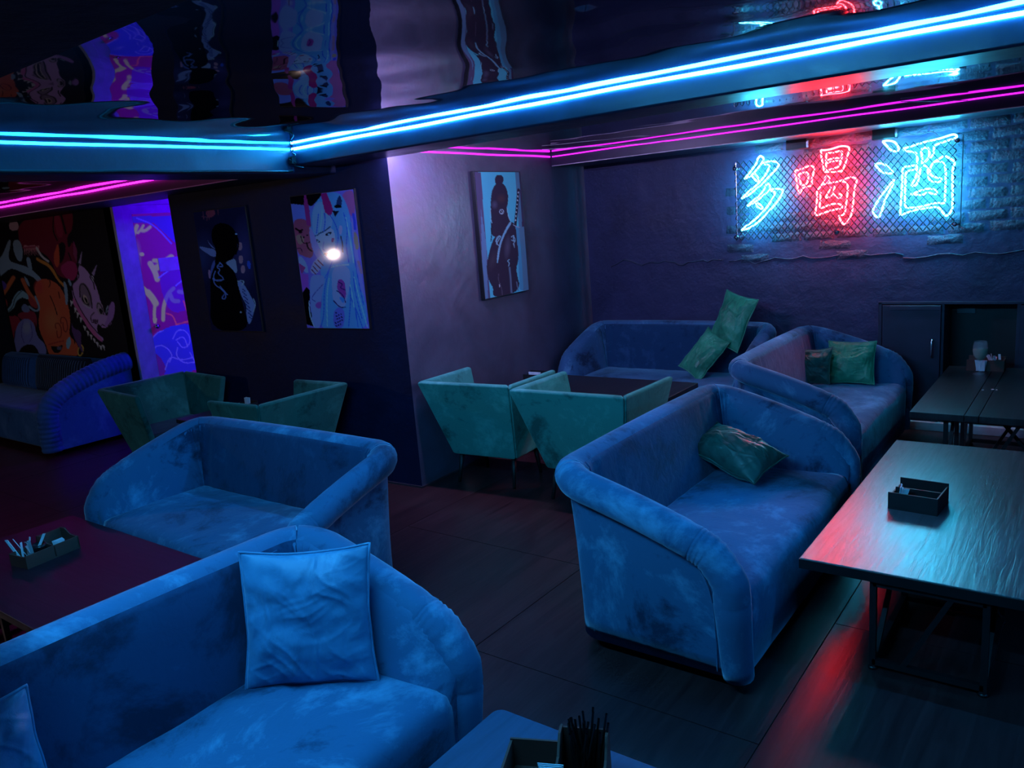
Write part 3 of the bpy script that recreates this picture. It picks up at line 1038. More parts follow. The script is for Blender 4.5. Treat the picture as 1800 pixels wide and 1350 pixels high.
# caddy with straws at the bottom edge
caddy('brown cardboard caddy with flaps at the bottom edge on the slate-blue table', (-1.00, 1.355, 0.40), math.radians(24), 0.25, 0.13, 0.085, 'mdf_brown', 1)
straws('black drinking straw in the caddy on the slate-blue table', (-0.945, 1.415, 0.408), 22, 4, 0.16, 0.026)
napkin_stack('crumpled white napkins in front of the straws at the bottom edge', (-0.985, 1.31, 0.407), math.radians(24), 0.07, 0.085, 0.02, 4)

# caddy, glass and ash on the black plank table
caddy('brown caddy on the black plank table behind the stemmed glass', (-0.64, 6.13, 0.50), 0, 0.22, 0.11, 0.075, 'mdf_brown', 0)
packets('white sachet heaped at the right end of the black table caddy', (-0.575, 6.12, 0.515), 8, 'paper_white', 0.022, 0.085, 0.014, 0.5, 9, 'sachets on the black table')
napkin_stack('white napkin folded over the front of the black table caddy', (-0.665, 6.06, 0.505), 0, 0.085, 0.07, 0.02, 3)
wg = thing('wine_glass', 'stemmed glass with a pale drink on the black plank table', 'glass', (-0.66, 5.97, 0.50))
lathe('bowl', [(0.004, 0.085), (0.012, 0.090), (0.030, 0.106), (0.042, 0.130), (0.046, 0.155), (0.044, 0.185), (0.038, 0.222), (0.0365, 0.222), (0.0425, 0.185), (0.0445, 0.155), (0.0405, 0.131), (0.029, 0.109), (0.012, 0.094), (0.0, 0.091)], 'clear_glass', wg)
lathe('stem', [(0.0, 0.086), (0.005, 0.086), (0.0038, 0.06), (0.0038, 0.02), (0.007, 0.008), (0.0, 0.006)], 'clear_glass', wg, 16)
lathe('foot', [(0.0, 0.0), (0.040, 0.0), (0.041, 0.002), (0.02, 0.005), (0.006, 0.009), (0.0, 0.009)], 'clear_glass', wg)
lathe('drink', [(0.0, 0.0925), (0.011, 0.0955), (0.028, 0.1105), (0.0395, 0.132), (0.0435, 0.155), (0.0425, 0.172), (0.0, 0.172)], 'drink', wg)
for k in range(4):
    a = k * 1.7
    s = 0.011
    V = [(0.017 * math.cos(a) + dx * s, 0.017 * math.sin(a) + dy * s, 0.166 + dz * s + 0.004 * (k % 2)) for dz in (-1, 1) for dx, dy in ((-1, -1), (1, -1), (1, 1), (-1, 1))]
    bev(mesh_obj('ice_cube', V, BF, 'clear_glass', wg), 0.003)
for x, y, s in ((-0.585, 5.49, 0.009), (-0.535, 5.52, 0.012), (-0.515, 5.515, 0.008)):
    V, F = [], []
    o = mesh_obj('paper_scrap', [(x + s * math.cos(a) * (0.7 + 0.3 * math.sin(3 * a)), y + s * math.sin(a), 0.5005 + dz) for dz in (0, 0.003) for a in [i * PI / 3 for i in range(6)]],
                 [tuple(range(6)), tuple(range(6, 12))] + [(i, (i + 1) % 6, 6 + (i + 1) % 6, 6 + i) for i in range(6)], 'ash_white')
    tag(o, 'tiny white crumb lying on the black plank table', 'crumb', 'crumbs on the black table')

# caddies on the two farther tables
caddy('dark caddy with napkins behind the left green armchair', (-3.52, 4.93, 0.50), math.radians(4), 0.20, 0.12, 0.07, 'mdf_black', 0)
napkin_stack('white napkins standing in the caddy behind the left green armchair', (-3.53, 4.89, 0.51), math.radians(4), 0.12, 0.075, 0.03, 4)
caddy('small dark caddy on the table between the armchairs under the posters', (-5.15, 3.42, 0.52), 0, 0.16, 0.10, 0.05, 'mdf_black', 0)
napkin_stack('white napkin standing out of the caddy under the posters', (-5.10, 3.40, 0.53), 0, 0.06, 0.085, 0.02, 3)

# ------------------------------------------------------------ built-in cupboard
cb = thing('built_in_cupboard', 'dark navy built-in cupboard with one open bay in the back wall', 'cupboard', (0, 0, 0))
box('side_panel', -1.36, -1.335, YB - 0.012, YB + 0.3, 0, 0.94, 'cabinet_navy', cb, 0.002)
box('side_panel', -0.945, -0.925, YB - 0.004, YB + 0.3, 0, 0.925, 'cabinet_navy', cb, 0.002)
box('side_panel', -0.49, -0.465, YB - 0.004, YB + 0.3, 0, 0.925, 'cabinet_navy', cb, 0.002)
box('top_rail', -1.36, 0.5, YB - 0.012, YB + 0.3, 0.925, 0.945, 'cabinet_navy', cb, 0.002)
box('back_panel', -1.34, 0.5, YB + 0.28, YB + 0.3, 0, 0.93, 'black_wood', cb)
for x0, x1, hx in ((-1.33, -0.945, -0.995), (-0.465, 0.02, -0.42)):
    d = box('cupboard_door', x0, x1, YB - 0.022, YB - 0.004, 0.02, 0.92, 'cabinet_navy', cb, 0.003)
    box('moulding', x0 + 0.05, x1, YB - 0.028, YB - 0.022, 0.885, 0.915, 'cabinet_navy', d, 0.002)
    tube('handle', chaikin([(hx, YB - 0.022, 0.54), (hx, YB - 0.05, 0.55), (hx, YB - 0.05, 0.665), (hx, YB - 0.022, 0.675)], 2), 0.007, 'steel', d, 8)
box('label_plate', -0.885, -0.765, YB + 0.268, YB + 0.28, 0.82, 0.875, 'grey_plate', cb, 0.01)

# ------------------------------------------------------------ neon sign
DUO = [[(-2190,2077),(-2212,2058),(-2218,2027),(-2247,1993),(-2281,1953),(-2316,1919)],[(-2190,2077),(-2162,2058),(-2174,2028),(-2213,1984),(-2242,1955),(-2270,1931),(-2316,1919)],[(-2174,2023),(-2119,2031),(-2076,2023),(-2043,2004),(-2065,1969),(-2120,1922),(-2176,1869),(-2244,1821),(-2290,1789),(-2342,1772)],[(-2163,2013),(-2119,2001),(-2125,1980),(-2153,1930),(-2181,1901),(-2215,1867),(-2267,1833),(-2313,1797),(-2342,1772)],[(-2254,1929),(-2226,1894),(-2207,1887),(-2206,1914),(-2236,1949)],[(-2132,1870),(-2157,1851),(-2166,1819),(-2211,1775),(-2269,1736),(-2297,1711)],[(-2132,1870),(-2116,1852),(-2122,1821),(-2167,1782),(-2217,1748),(-2263,1722),(-2297,1711)],[(-2122,1816),(-2078,1825),(-2024,1815),(-2019,1791),(-2046,1751),(-2091,1696),(-2147,1640),(-2215,1579),(-2295,1535),(-2347,1527)],[(-2111,1809),(-2084,1802),(-2084,1775),(-2118,1724),(-2163,1668),(-2225,1613),(-2283,1573),(-2315,1555),(-2347,1527)],[(-2235,1723),(-2213,1688),(-2179,1678),(-2179,1702),(-2218,1727)]]
HE = [[(-1932,1945),(-1903,1942),(-1866,1954),(-1815,1969),(-1786,1946),(-1799,1901),(-1812,1845),(-1805,1829)],[(-1932,1945),(-1924,1897),(-1914,1834),(-1904,1770),(-1886,1771),(-1883,1800),(-1867,1814),(-1815,1820)],[(-1906,1911),(-1882,1919),(-1830,1924),(-1833,1884),(-1841,1838),(-1883,1826),(-1896,1874),(-1906,1911)],[(-1743,2068),(-1703,2063),(-1653,2070),(-1603,2082),(-1550,2071),(-1545,2046),(-1564,1988),(-1578,1935),(-1603,1897)],[(-1743,2068),(-1738,2012),(-1728,1960),(-1718,1908),(-1692,1911),(-1652,1902),(-1603,1907)],[(-1703,2043),(-1653,2040),(-1593,2051),(-1596,2002),(-1613,1938),(-1652,1930),(-1692,1921),(-1705,1922),(-1708,1993),(-1703,2043)],[(-1698,1992),(-1653,2003),(-1608,1998)],[(-1698,1972),(-1653,1983),(-1603,1977)],[(-1703,1886),(-1718,1857),(-1738,1818),(-1764,1790)],[(-1703,1886),(-1677,1859),(-1692,1829),(-1723,1822)],[(-1692,1829),(-1652,1831),(-1602,1837),(-1558,1853),(-1524,1859),(-1490,1836),(-1504,1797),(-1513,1738),(-1518,1663),(-1527,1592),(-1556,1538),(-1581,1521),(-1601,1551),(-1621,1593),(-1586,1591),(-1572,1616),(-1565,1681),(-1555,1752),(-1555,1822),(-1592,1831)],[(-1672,1802),(-1692,1758),(-1713,1724),(-1682,1726),(-1657,1755),(-1642,1810)],[(-1657,1755),(-1627,1722),(-1602,1710),(-1592,1734),(-1622,1752)],[(-1771,1780),(-1769,1728),(-1777,1666),(-1785,1615),(-1769,1601),(-1723,1618),(-1662,1635),(-1587,1642),(-1602,1671),(-1647,1680),(-1692,1670),(-1738,1653),(-1756,1660),(-1746,1706),(-1746,1773)]]
JIU = [[(-1325,2079),(-1296,2083),(-1252,2070),(-1232,2045),(-1217,2008),(-1241,2001),(-1275,2015),(-1300,2048),(-1325,2079)],[(-1375,1930),(-1343,1935),(-1303,1920),(-1278,1887),(-1249,1858),(-1293,1858),(-1327,1871),(-1357,1905),(-1375,1930)],[(-1248,1812),(-1277,1778),(-1320,1720),(-1364,1655),(-1387,1619),(-1373,1576),(-1343,1555),(-1324,1604),(-1310,1667),(-1276,1737),(-1248,1797),(-1248,1812)],[(-1194,2015),(-1151,2023),(-1095,2037),(-1039,2047),(-975,2054),(-922,2067),(-882,2075),(-863,2051),(-903,2041),(-957,2028),(-1006,2014),(-1001,1969),(-1023,1936)],[(-1194,2015),(-1179,1996),(-1131,1988),(-1110,1976),(-1102,1935),(-1106,1900)],[(-1073,1902),(-1074,1947),(-1085,2003),(-1043,2008),(-1029,1982),(-1032,1937),(-1064,1906)],[(-1106,1895),(-1158,1895),(-1196,1889),(-1195,1828),(-1196,1740),(-1202,1663),(-1205,1565)],[(-1110,1870),(-1148,1866),(-1176,1856),(-1175,1790),(-1176,1713),(-1176,1615),(-1143,1612),(-1086,1613),(-1029,1625),(-974,1636),(-927,1622),(-929,1667),(-927,1767),(-929,1862),(-944,1898),(-990,1913),(-1013,1895),(-1026,1857),(-1020,1821),(-987,1803),(-950,1794),(-959,1770),(-1000,1774),(-1029,1792),(-1039,1843),(-1035,1878),(-1064,1891)],[(-1106,1890),(-1104,1834),(-1122,1790),(-1141,1761),(-1108,1758),(-1094,1798),(-1086,1848),(-1082,1882)],[(-1013,1900),(-981,1917),(-945,1938)],[(-936,1939),(-904,1919),(-872,1891),(-889,1853),(-886,1764),(-883,1664),(-881,1578),(-916,1535),(-940,1567),(-964,1604),(-1001,1607),(-1057,1601),(-1104,1597),(-1171,1578),(-1205,1565)],[(-1140,1705),(-1088,1721),(-1032,1736),(-985,1722),(-975,1691),(-1003,1694),(-1036,1712),(-1059,1693),(-1102,1697),(-1140,1705)]]
sg = thing('neon_sign', 'neon sign of three Chinese characters in cyan, red and cyan behind wire mesh', 'neon sign', (0, 0, 0))
for nm, ST, mt, lab in (('neon_tube', DUO, 'emit_neon_cyan', 'cyan neon tube of the left character'),
                        ('neon_tube', HE, 'emit_neon_red', 'red neon tube of the middle character'),
                        ('neon_tube', JIU, 'emit_neon_cyan', 'cyan neon tube of the right character')):
    for st in ST:
        P = chaikin([(x / 1000, 6.19, z / 1000) for x, z in st], 2)
        o = tube(nm, P, 0.0062, mt, sg, 6)
        o['label'] = lab
# expanded steel mesh in front of the tubes
X0, X1, Z0, Z1 = -2.385, -0.83, 1.465, 2.050
pw, ph = 0.0475, 0.0285
V, F = [], []
rows = int((Z1 - Z0) / ph)
cols = int((X1 - X0) / pw)
for r_ in range(rows + 1):
    P = []
    for c_ in range(cols * 4 + 1):
        u = c_ / 4
        ph_ = (u + (0.5 if r_ % 2 else 0)) % 1.0
        tri = 1 - 2 * abs(2 * ph_ - 1)
        zz = max(-1, min(1, tri * 1.5)) * ph * 0.5
        P.append((X0 + u * pw, 6.165 + 0.003 * (c_ % 2), Z0 + r_ * ph + zz))
    v_, f_ = tube_geo(P, 0.0040, 4)
    k = len(V)
    V += v_
    F += [tuple(i + k for i in f) for f in f_]
o = mesh_obj('wire_mesh', V, F, 'mesh_wire', sg, True)
o['kind'] = 'stuff'
bar('mesh_edge_rod', (X1 + 0.003, 6.165, Z0 - 0.01), (X1 + 0.003, 6.165, Z1 + 0.015), 0.005, 'mesh_wire', sg)
bar('mesh_edge_rod', (X0 + 0.012, 6.165, Z0), (X0 + 0.012, 6.165, Z1), 0.004, 'steel', sg)
for x, z in ((X0 + 0.005, Z0 + 0.01), (X0 + 0.005, Z1 - 0.05), (X1 - 0.03, Z0 + 0.02), (X1 - 0.03, Z1 - 0.02), (-1.62, Z0 + 0.012)):
    tube('standoff', [(x, 6.30, z), (x, 6.155, z)], 0.011, 'steel', sg, 12)
    o = tube('standoff_cap', [(x, 6.158, z), (x, 6.150, z)], 0.016, 'steel', sg, 12)
for x0, x1, lab in ((-2.0, -1.85, 'left black power supply box above the neon sign'), (-1.40, -1.25, 'right black power supply box above the neon sign')):
    t = thing('power_supply', lab, 'power supply', ((x0 + x1) / 2, 6.25, 2.10))
    box('case', -0.075, 0.075, -0.05, 0.05, -0.005, 0.07, 'black_plastic', t, 0.004)
    tube('lead', chaikin([(0.07, 0.0, 0.02), (0.12, 0.0, 0.035), (0.2, 0.0, -0.01), (0.3, 0.0, 0.02), (0.36, -0.02, -0.05)], 2), 0.0025, 'mesh_wire', t, 5)
    box('mounting_tab', 0.075, 0.09, -0.05, -0.045, 0.0, 0.05, 'steel', t)

# ------------------------------------------------------------ printed and painted pictures
class Paint:
    """paints flat shapes on a vertex grid; q = the picture's four corners (TL, TR, BR, BL) in the sketch's own units"""

    def __init__(self, q, nx, ny, bg):
        self.nx, self.ny = nx, ny
        A, B = [], []
        for (u, v), (x, y) in zip(((0, 0), (1, 0), (1, 1), (0, 1)), q):
            A.append([u, v, 1, 0, 0, 0, -u * x, -v * x]); B.append(x)
            A.append([0, 0, 0, u, v, 1, -u * y, -v * y]); B.append(y)
        h = np.append(np.linalg.solve(np.array(A, float), np.array(B, float)), 1).reshape(3, 3)
        u, v = np.meshgrid(np.linspace(0, 1, nx + 1), np.linspace(0, 1, ny + 1))
        p = h @ np.stack([u.ravel(), v.ravel(), np.ones(u.size)])
        self.X, self.Y = p[0] / p[2], p[1] / p[2]
        self.c = np.tile(np.array(s2l(bg)), (u.size, 1))

    def put(self, m, col, a=1.0):
        m = np.clip(m, 0, 1)[:, None] * a
        self.c = self.c * (1 - m) + np.array(s2l(col)) * m

    def poly(self, pts, col, a=1.0):
        x, y = self.X, self.Y
        ins = np.zeros(x.size, bool)
        n = len(pts)
        for i in range(n):
            x0, y0 = pts[i]
            x1, y1 = pts[(i + 1) % n]
            if y0 == y1:
                continue
            ins ^= ((y0 > y) != (y1 > y)) & (x < (x1 - x0) * (y - y0) / (y1 - y0) + x0)
        self.put(ins.astype(float), col, a)

    def smooth(self, pts, col, a=1.0):
        n = len(pts)
        for _ in range(2):
            q = []
            for i in range(len(pts)):
                p0, p1 = pts[i], pts[(i + 1) % len(pts)]
                q += [(p0[0] * 0.75 + p1[0] * 0.25, p0[1] * 0.75 + p1[1] * 0.25), (p0[0] * 0.25 + p1[0] * 0.75, p0[1] * 0.25 + p1[1] * 0.75)]
            pts = q
        self.poly(pts, col, a)

    def ell(self, cx, cy, rx, ry, col, ang=0, a=1.0, soft=0.0):
        c, s = math.cos(ang), math.sin(ang)
        dx, dy = self.X - cx, self.Y - cy
        d = np.hypot((dx * c + dy * s) / rx, (-dx * s + dy * c) / ry)
        self.put((d < 1).astype(float) if not soft else np.clip((1 - d) / soft, 0, 1), col, a)

    def line(self, pts, wd, col, a=1.0, it=2):
        pts = [tuple(p.xy) for p in chaikin([(p[0], p[1], 0) for p in pts], it)]
        d = np.full(self.X.size, 1e9)
        for (x0, y0), (x1, y1) in zip(pts, pts[1:]):
            l2 = (x1 - x0) ** 2 + (y1 - y0) ** 2 + 1e-9
            t = np.clip(((self.X - x0) * (x1 - x0) + (self.Y - y0) * (y1 - y0)) / l2, 0, 1)
            d = np.minimum(d, np.hypot(self.X - x0 - t * (x1 - x0), self.Y - y0 - t * (y1 - y0)))
        self.put(np.clip((wd / 2 - d) / (wd * 0.15) + 0.5, 0, 1), col, a)

    def build(self, name, o, ux, uy, mat, parent=None, gain=1.0):
        """o = top-left corner, ux = along the width, uy = down the height"""
        o, ux, uy = np.array(o), np.array(ux), np.array(uy)
        nx, ny = self.nx, self.ny
        u, v = np.meshgrid(np.linspace(0, 1, nx + 1), np.linspace(0, 1, ny + 1))
        V = o + u.reshape(-1, 1) * ux + v.reshape(-1, 1) * uy
        i, j = np.meshgrid(np.arange(nx), np.arange(ny))
        a = (j * (nx + 1) + i).ravel()
        F = np.stack([a, a + nx + 1, a + nx + 2, a + 1], 1)
        me = bpy.data.meshes.new(name)
        me.from_pydata(V.tolist(), [], F.tolist())
        at = me.attributes.new('ink', 'FLOAT_COLOR', 'POINT')
        at.data.foreach_set('color', np.concatenate([np.clip(self.c * gain, 0, 0.9), np.ones((len(self.c), 1))], 1).astype(np.float32).ravel())
        me.materials.append(M[mat])
        ob = bpy.data.objects.new(name, me)
        C.objects.link(ob)
        ob.parent = parent
        return ob


def canvas(label, a, c, z0, z1, th, paint, gain=1.0, cat='poster'):
    """stretched print on a black box frame; a -> c is the left-to-right line on the wall"""
    a, c = Vector((*a, 0)), Vector((*c, 0))
    d = (c - a).normalized()
    n = Vector((d.y, -d.x, 0))
    t = thing('wall_poster', label, cat)
    V = []
    for z in (z0, z1):
        for p in (a + n * th, c + n * th, c, a):
            V.append((p.x, p.y, z))
    bev(mesh_obj('box_frame', V, BF, 'frame_black', t), 0.002)
    e = 0.006
    tl = a + d * e + n * (th + 0.0012)
    ux = d * ((c - a).length - 2 * e)
    paint.build('print', (tl.x, tl.y, z1 - e), (ux.x, ux.y, 0), (0, 0, -(z1 - z0 - 2 * e)), 'print', t, gain)
    return t


# --- horned long-haired figure
p = Paint([(48, 138), (572, 48), (757, 1292), (232, 1302)], 110, 200, (150, 105, 205))
p.poly([(40, 130), (310, 90), (300, 130), (235, 212), (50, 198)], (10, 8, 16))
p.poly([(50, 196), (240, 210), (230, 340), (150, 320), (80, 360)], (140, 120, 215))
p.smooth([(470, 90), (580, 40), (600, 260), (560, 300), (520, 170)], (225, 90, 150))
p.smooth([(70, 350), (150, 320), (235, 360), (262, 560), (255, 680), (180, 660), (120, 630)], (235, 75, 105))
p.smooth([(100, 480), (150, 460), (190, 520), (140, 570)], (245, 120, 110))
p.line([(105, 415), (135, 435), (160, 425)], 16, (25, 10, 25))
p.ell(145, 445, 16, 12, (20, 8, 22))
p.line([(150, 480), (165, 540), (205, 545), (230, 530)], 8, (30, 10, 30))
p.ell(175, 490, 9, 8, (40, 10, 30)); p.ell(203, 470, 9, 8, (40, 10, 30))
p.line([(200, 540), (215, 590), (245, 610)], 14, (30, 10, 30))
p.line([(120, 595), (155, 585), (165, 620)], 6, (60, 15, 50))
p.poly([(163, 112), (180, 112), (215, 250), (232, 390), (195, 380), (168, 220)], (232, 45, 120))
p.smooth([(130, 640), (200, 700), (235, 830), (150, 760)], (175, 160, 225))
p.poly([(140, 720), (200, 760), (165, 830)], (235, 60, 130))
p.poly([(155, 810), (225, 820), (232, 960), (185, 1000)], (205, 80, 190))
p.poly([(178, 990), (212, 930), (240, 960), (250, 1120), (290, 1290), (225, 1270)], (6, 5, 10))
# hair mass
p.smooth([(300, 110), (420, 70), (500, 120), (560, 300), (600, 560), (650, 800), (770, 1300), (540, 1310), (320, 1310), (350, 1050), (330, 800), (290, 640), (235, 470), (225, 260)], (110, 150, 240))
p.smooth([(560, 240), (600, 420), (660, 760), (720, 1050), (650, 900), (590, 600)], (165, 130, 230))
p.smooth([(585, 410), (625, 450), (645, 580), (610, 590)], (228, 140, 120))
p.line([(580, 270), (595, 330), (600, 400)], 22, (70, 70, 200))
p.line([(640, 690), (670, 790)], 22, (235, 120, 150))
p.smooth([(235, 220), (300, 150), (400, 240), (415, 400), (330, 455), (245, 480)], (160, 165, 248))
p.poly([(302, 96), (352, 92), (392, 180), (412, 245), (390, 296), (345, 262), (325, 190)], (236, 35, 110))
p.smooth([(425, 200), (462, 80), (492, 200)], (45, 50, 95))
p.ell(450, 205, 32, 16, (15, 15, 30)); p.poly([(405, 245), (462, 245), (430, 296)], (22, 18, 40))
# face
p.smooth([(258, 480), (330, 450), (410, 385), (440, 480), (438, 580), (412, 690), (370, 668), (305, 570)], (214, 178, 232))
p.line([(300, 452), (345, 430), (392, 388)], 9, (40, 35, 80))
p.line([(255, 480), (300, 462)], 8, (60, 50, 110))
p.ell(380, 452, 30, 13, (30, 25, 60), -0.5); p.ell(384, 455, 11, 9, (150, 170, 235))
p.ell(292, 518, 22, 10, (30, 25, 60), 0.5); p.ell(296, 520, 8, 6, (150, 170, 235))
p.line([(345, 520), (335, 590), (355, 600)], 6, (175, 120, 190))
p.ell(373, 634, 24, 12, (196, 45, 85), 0.3); p.line([(350, 632), (395, 640)], 4, (90, 15, 50))
p.smooth([(405, 490), (430, 480), (428, 520), (410, 530)], (235, 80, 130))
p.smooth([(465, 370), (498, 380), (490, 460), (468, 450)], (205, 160, 215))
p.line([(485, 470), (500, 540), (505, 610)], 10, (30, 25, 60))
for q in ([(340, 270), (350, 340), (340, 430)], [(290, 280), (285, 370), (280, 450)], [(385, 280), (440, 370), (470, 480), (440, 620)], [(500, 260), (540, 400), (530, 560), (560, 700)],
          [(560, 350), (590, 560), (640, 840), (700, 1080)], [(600, 780), (620, 960), (690, 1200)], [(560, 800), (590, 1000), (580, 1280)], [(620, 1060), (660, 1280)], [(395, 780), (360, 960), (370, 1180), (345, 1290)],
          [(420, 700), (380, 820), (300, 960)], [(590, 1020), (650, 1150), (700, 1290)]):
    p.line(q, 7, (55, 85, 200))
for q in ([(320, 240), (318, 340), (305, 440)], [(520, 300), (560, 480), (600, 700)], [(610, 830), (660, 1020), (740, 1280)], [(400, 850), (385, 1000), (400, 1280)], [(580, 900), (620, 1100)]):
    p.line(q, 8, (165, 195, 252))
# lock at the left of the face, hand, body
p.smooth([(212, 385), (240, 410), (300, 560), (345, 680), (300, 690), (240, 580)], (190, 140, 225))
p.smooth([(232, 800), (262, 705), (330, 635), (356, 668), (335, 745), (290, 825)], (214, 165, 205))
for q in ([(275, 715), (325, 765)], [(262, 745), (300, 790)], [(250, 775), (285, 815)], [(300, 690), (345, 735)]):
    p.line(q, 9, (130, 40, 90))
p.smooth([(235, 835), (300, 820), (370, 830), (350, 960), (330, 1120), (350, 1300), (280, 1310), (250, 1080)], (165, 150, 228))
p.line([(240, 1060), (245, 1180), (290, 1290)], 8, (205, 190, 245))
p.line([(350, 905), (280, 990), (255, 1040), (290, 1060)], 6, (90, 70, 160))
p.smooth([(290, 1080), (345, 1050), (340, 1130), (300, 1120)], (190, 80, 170))
p.smooth([(420, 760), (500, 715), (575, 760), (580, 900), (560, 1010), (540, 1120), (450, 1090), (425, 940)], (180, 160, 230))
p.line([(415, 750), (480, 730), (560, 720)], 9, (205, 195, 250))
p.smooth([(470, 850), (530, 860), (550, 980), (540, 1040), (470, 960)], (190, 60, 150))
for q in ([(480, 880), (520, 900), (490, 930), (540, 950)], [(470, 960), (520, 990), (545, 1060)], [(445, 1050), (500, 1110), (545, 1105)]):
    p.line(q, 9, (60, 30, 100))
p.smooth([(480, 1010), (540, 1020), (530, 1080)], (80, 130, 225))
p.smooth([(448, 1110), (545, 1112), (540, 1300), (450, 1300)], (130, 105, 200))
for k in range(14):
    p.ell(470 + 60 * ((k * 37) % 10) / 10, 1160 + 9 * k, 9, 6, (40, 30, 90), k)
canvas('tall poster of a horned figure with long pale blue hair and red demon mask', P2.lerp(P0, 0.609)[:], P2.lerp(P0, 0.874)[:], 1.10, 2.035, 0.02, p, 1.5)

# --- dark figure with glowing dragon
p = Paint([(68, 128), (548, 45), (757, 1287), (268, 1302)], 100, 190, (30, 26, 58))
p.ell(560, 500, 150, 420, (72, 56, 110), 0, 0.8, 0.9)
p.ell(170, 560, 130, 300, (52, 56, 105), 0, 0.8, 0.9)
p.smooth([(190, 100), (270, 88), (280, 140), (220, 180), (190, 150)], (150, 60, 80))
for q in ([(160, 110), (170, 190)], [(205, 110), (200, 200)], [(225, 110), (220, 190)], [(300, 90), (305, 140)], [(150, 165), (215, 170)]):
    p.line(q, 7, (120, 60, 80))
for x, y in ((520, 440), (530, 570), (552, 668)):
    p.smooth([(x - 20, y - 40), (x + 20, y - 40), (x + 20, y + 40), (x - 20, y + 40)], (190, 120, 140))
p.smooth([(585, 580), (620, 580), (628, 660), (600, 665)], (60, 80, 190))
p.smooth([(222, 690), (245, 690), (250, 780), (228, 770)], (170, 120, 160))
p.smooth([(130, 455), (200, 470), (290, 480), (300, 550), (260, 560), (200, 520), (150, 490)], (125, 130, 205))
p.smooth([(200, 370), (230, 430), (290, 480), (260, 470), (225, 430)], (125, 130, 205))
p.smooth([(290, 570), (250, 640), (240, 760), (260, 780), (300, 650)], (90, 95, 165))
p.smooth([(250, 260), (330, 210), (430, 240), (480, 310), (500, 460), (440, 590), (380, 610), (300, 640), (280, 620), (300, 480), (245, 400)], (3, 3, 6))
p.smooth([(300, 600), (400, 620), (480, 700), (520, 860), (560, 1020), (640, 1300), (255, 1310), (250, 900), (245, 760), (280, 650)], (4, 4, 9))
p.smooth([(380, 610), (430, 580), (480, 560), (500, 680), (490, 720), (440, 660)], (150, 150, 225))
p.line([(480, 320), (510, 430), (480, 520)], 14, (6, 6, 12))
for q in ([(330, 620), (300, 660), (340, 680), (310, 720), (370, 760), (360, 790), (300, 800), (270, 760), (290, 700)], [(270, 770), (290, 840), (350, 870), (400, 930), (390, 980), (355, 970), (380, 930)],
          [(340, 850), (410, 930)], [(330, 610), (370, 650), (320, 650)], [(280, 790), (370, 780)]):
    p.line(q, 10, (105, 120, 195))
p.smooth([(500, 790), (545, 790), (600, 870), (650, 960), (680, 1020), (660, 1150), (630, 1235), (605, 1180), (595, 1090), (600, 1030), (545, 940), (515, 850)], (135, 135, 215))
for k in range(22):
    p.ell(560 + 4.2 * k + 12 * math.sin(k * 2.1), 870 + 14 * k, 10, 7, (60, 60, 130), 0.6)
p.line([(505, 790), (540, 780), (570, 790), (545, 830)], 10, (170, 170, 235))
p.line([(660, 960), (685, 1010), (665, 1090)], 9, (170, 170, 235))
p.ell(545, 1102, 9, 9, (150, 150, 175)); p.ell(478, 320, 9, 9, (150, 150, 185))
canvas('dark poster of a black figure with a glowing pale dragon', P2.lerp(P0, 0.134)[:], P2.lerp(P0, 0.402)[:], 1.07, 2.01, 0.02, p, 1.9)

# --- swordswoman on pale blue
p = Paint([(85, 50), (552, 60), (632, 1215), (195, 1302)], 90, 190, (100, 205, 225))
p.poly([(80, 45), (148, 55), (205, 760), (245, 1300), (190, 1310)], (104, 92, 122))
p.poly([(150, 420), (205, 760), (222, 1290), (190, 1310), (160, 900)], (120, 170, 205), 0.6)
p.poly([(502, 55), (555, 55), (640, 1220), (560, 1220), (535, 600)], (100, 140, 165))
p.poly([(540, 55), (560, 55), (600, 600), (570, 600)], (78, 66, 92))
p.line([(520, 620), (545, 900), (560, 1200)], 36, (90, 165, 195))
D = (66, 54, 70)
p.smooth([(300, 90), (350, 78), (388, 110), (380, 165), (330, 185), (290, 160)], D)
p.smooth([(290, 180), (350, 150), (410, 200), (432, 300), (425, 380), (410, 420), (430, 500), (460, 545), (400, 640), (320, 700), (262, 690), (250, 600), (258, 480), (248, 400), (258, 260)], D)
p.smooth([(460, 540), (505, 590), (520, 760), (535, 920), (500, 1020), (560, 1230), (270, 1300), (275, 1190), (240, 1150), (205, 1020), (215, 930), (250, 790), (290, 690), (390, 610)], D)
p.ell(360, 320, 60, 60, (92, 66, 70), 0, 0.8, 0.8); p.ell(290, 380, 40, 50, (112, 104, 130), 0, 0.6, 0.9)
p.ell(420, 800, 40, 140, (98, 92, 112), 0.1, 0.8, 0.9); p.ell(270, 930, 50, 120, (84, 70, 80), 0.3, 0.8, 0.9)
p.smooth([(440, 545), (470, 560), (400, 660), (350, 780), (325, 950), (308, 960), (320, 840), (350, 720)], (140, 195, 215))
p.line([(250, 420), (245, 500), (262, 560)], 8, (150, 205, 220)); p.line([(420, 420), (430, 500), (450, 540)], 8, (160, 210, 225))
p.line([(258, 590), (260, 680), (252, 740)], 9, (40, 34, 44))
p.ell(362, 450, 24, 26, (170, 190, 205)); p.ell(362, 450, 16, 18, D); p.line([(350, 430), (375, 460), (355, 470)], 5, (200, 215, 225))
for q in ([(300, 740), (320, 690), (360, 690), (320, 740), (310, 770)], [(330, 700), (300, 750), (330, 780)], [(460, 700), (490, 680), (475, 720), (500, 750), (460, 730)], [(480, 690), (505, 730), (480, 770)], [(485, 770), (490, 800)], [(440, 920), (415, 935), (440, 950), (430, 985)]):
    p.line(q, 8, (150, 195, 212))
p.line([(440, 1000), (450, 1100), (458, 1240)], 18, (110, 128, 150)); p.line([(510, 1140), (525, 1220)], 10, (120, 128, 150))
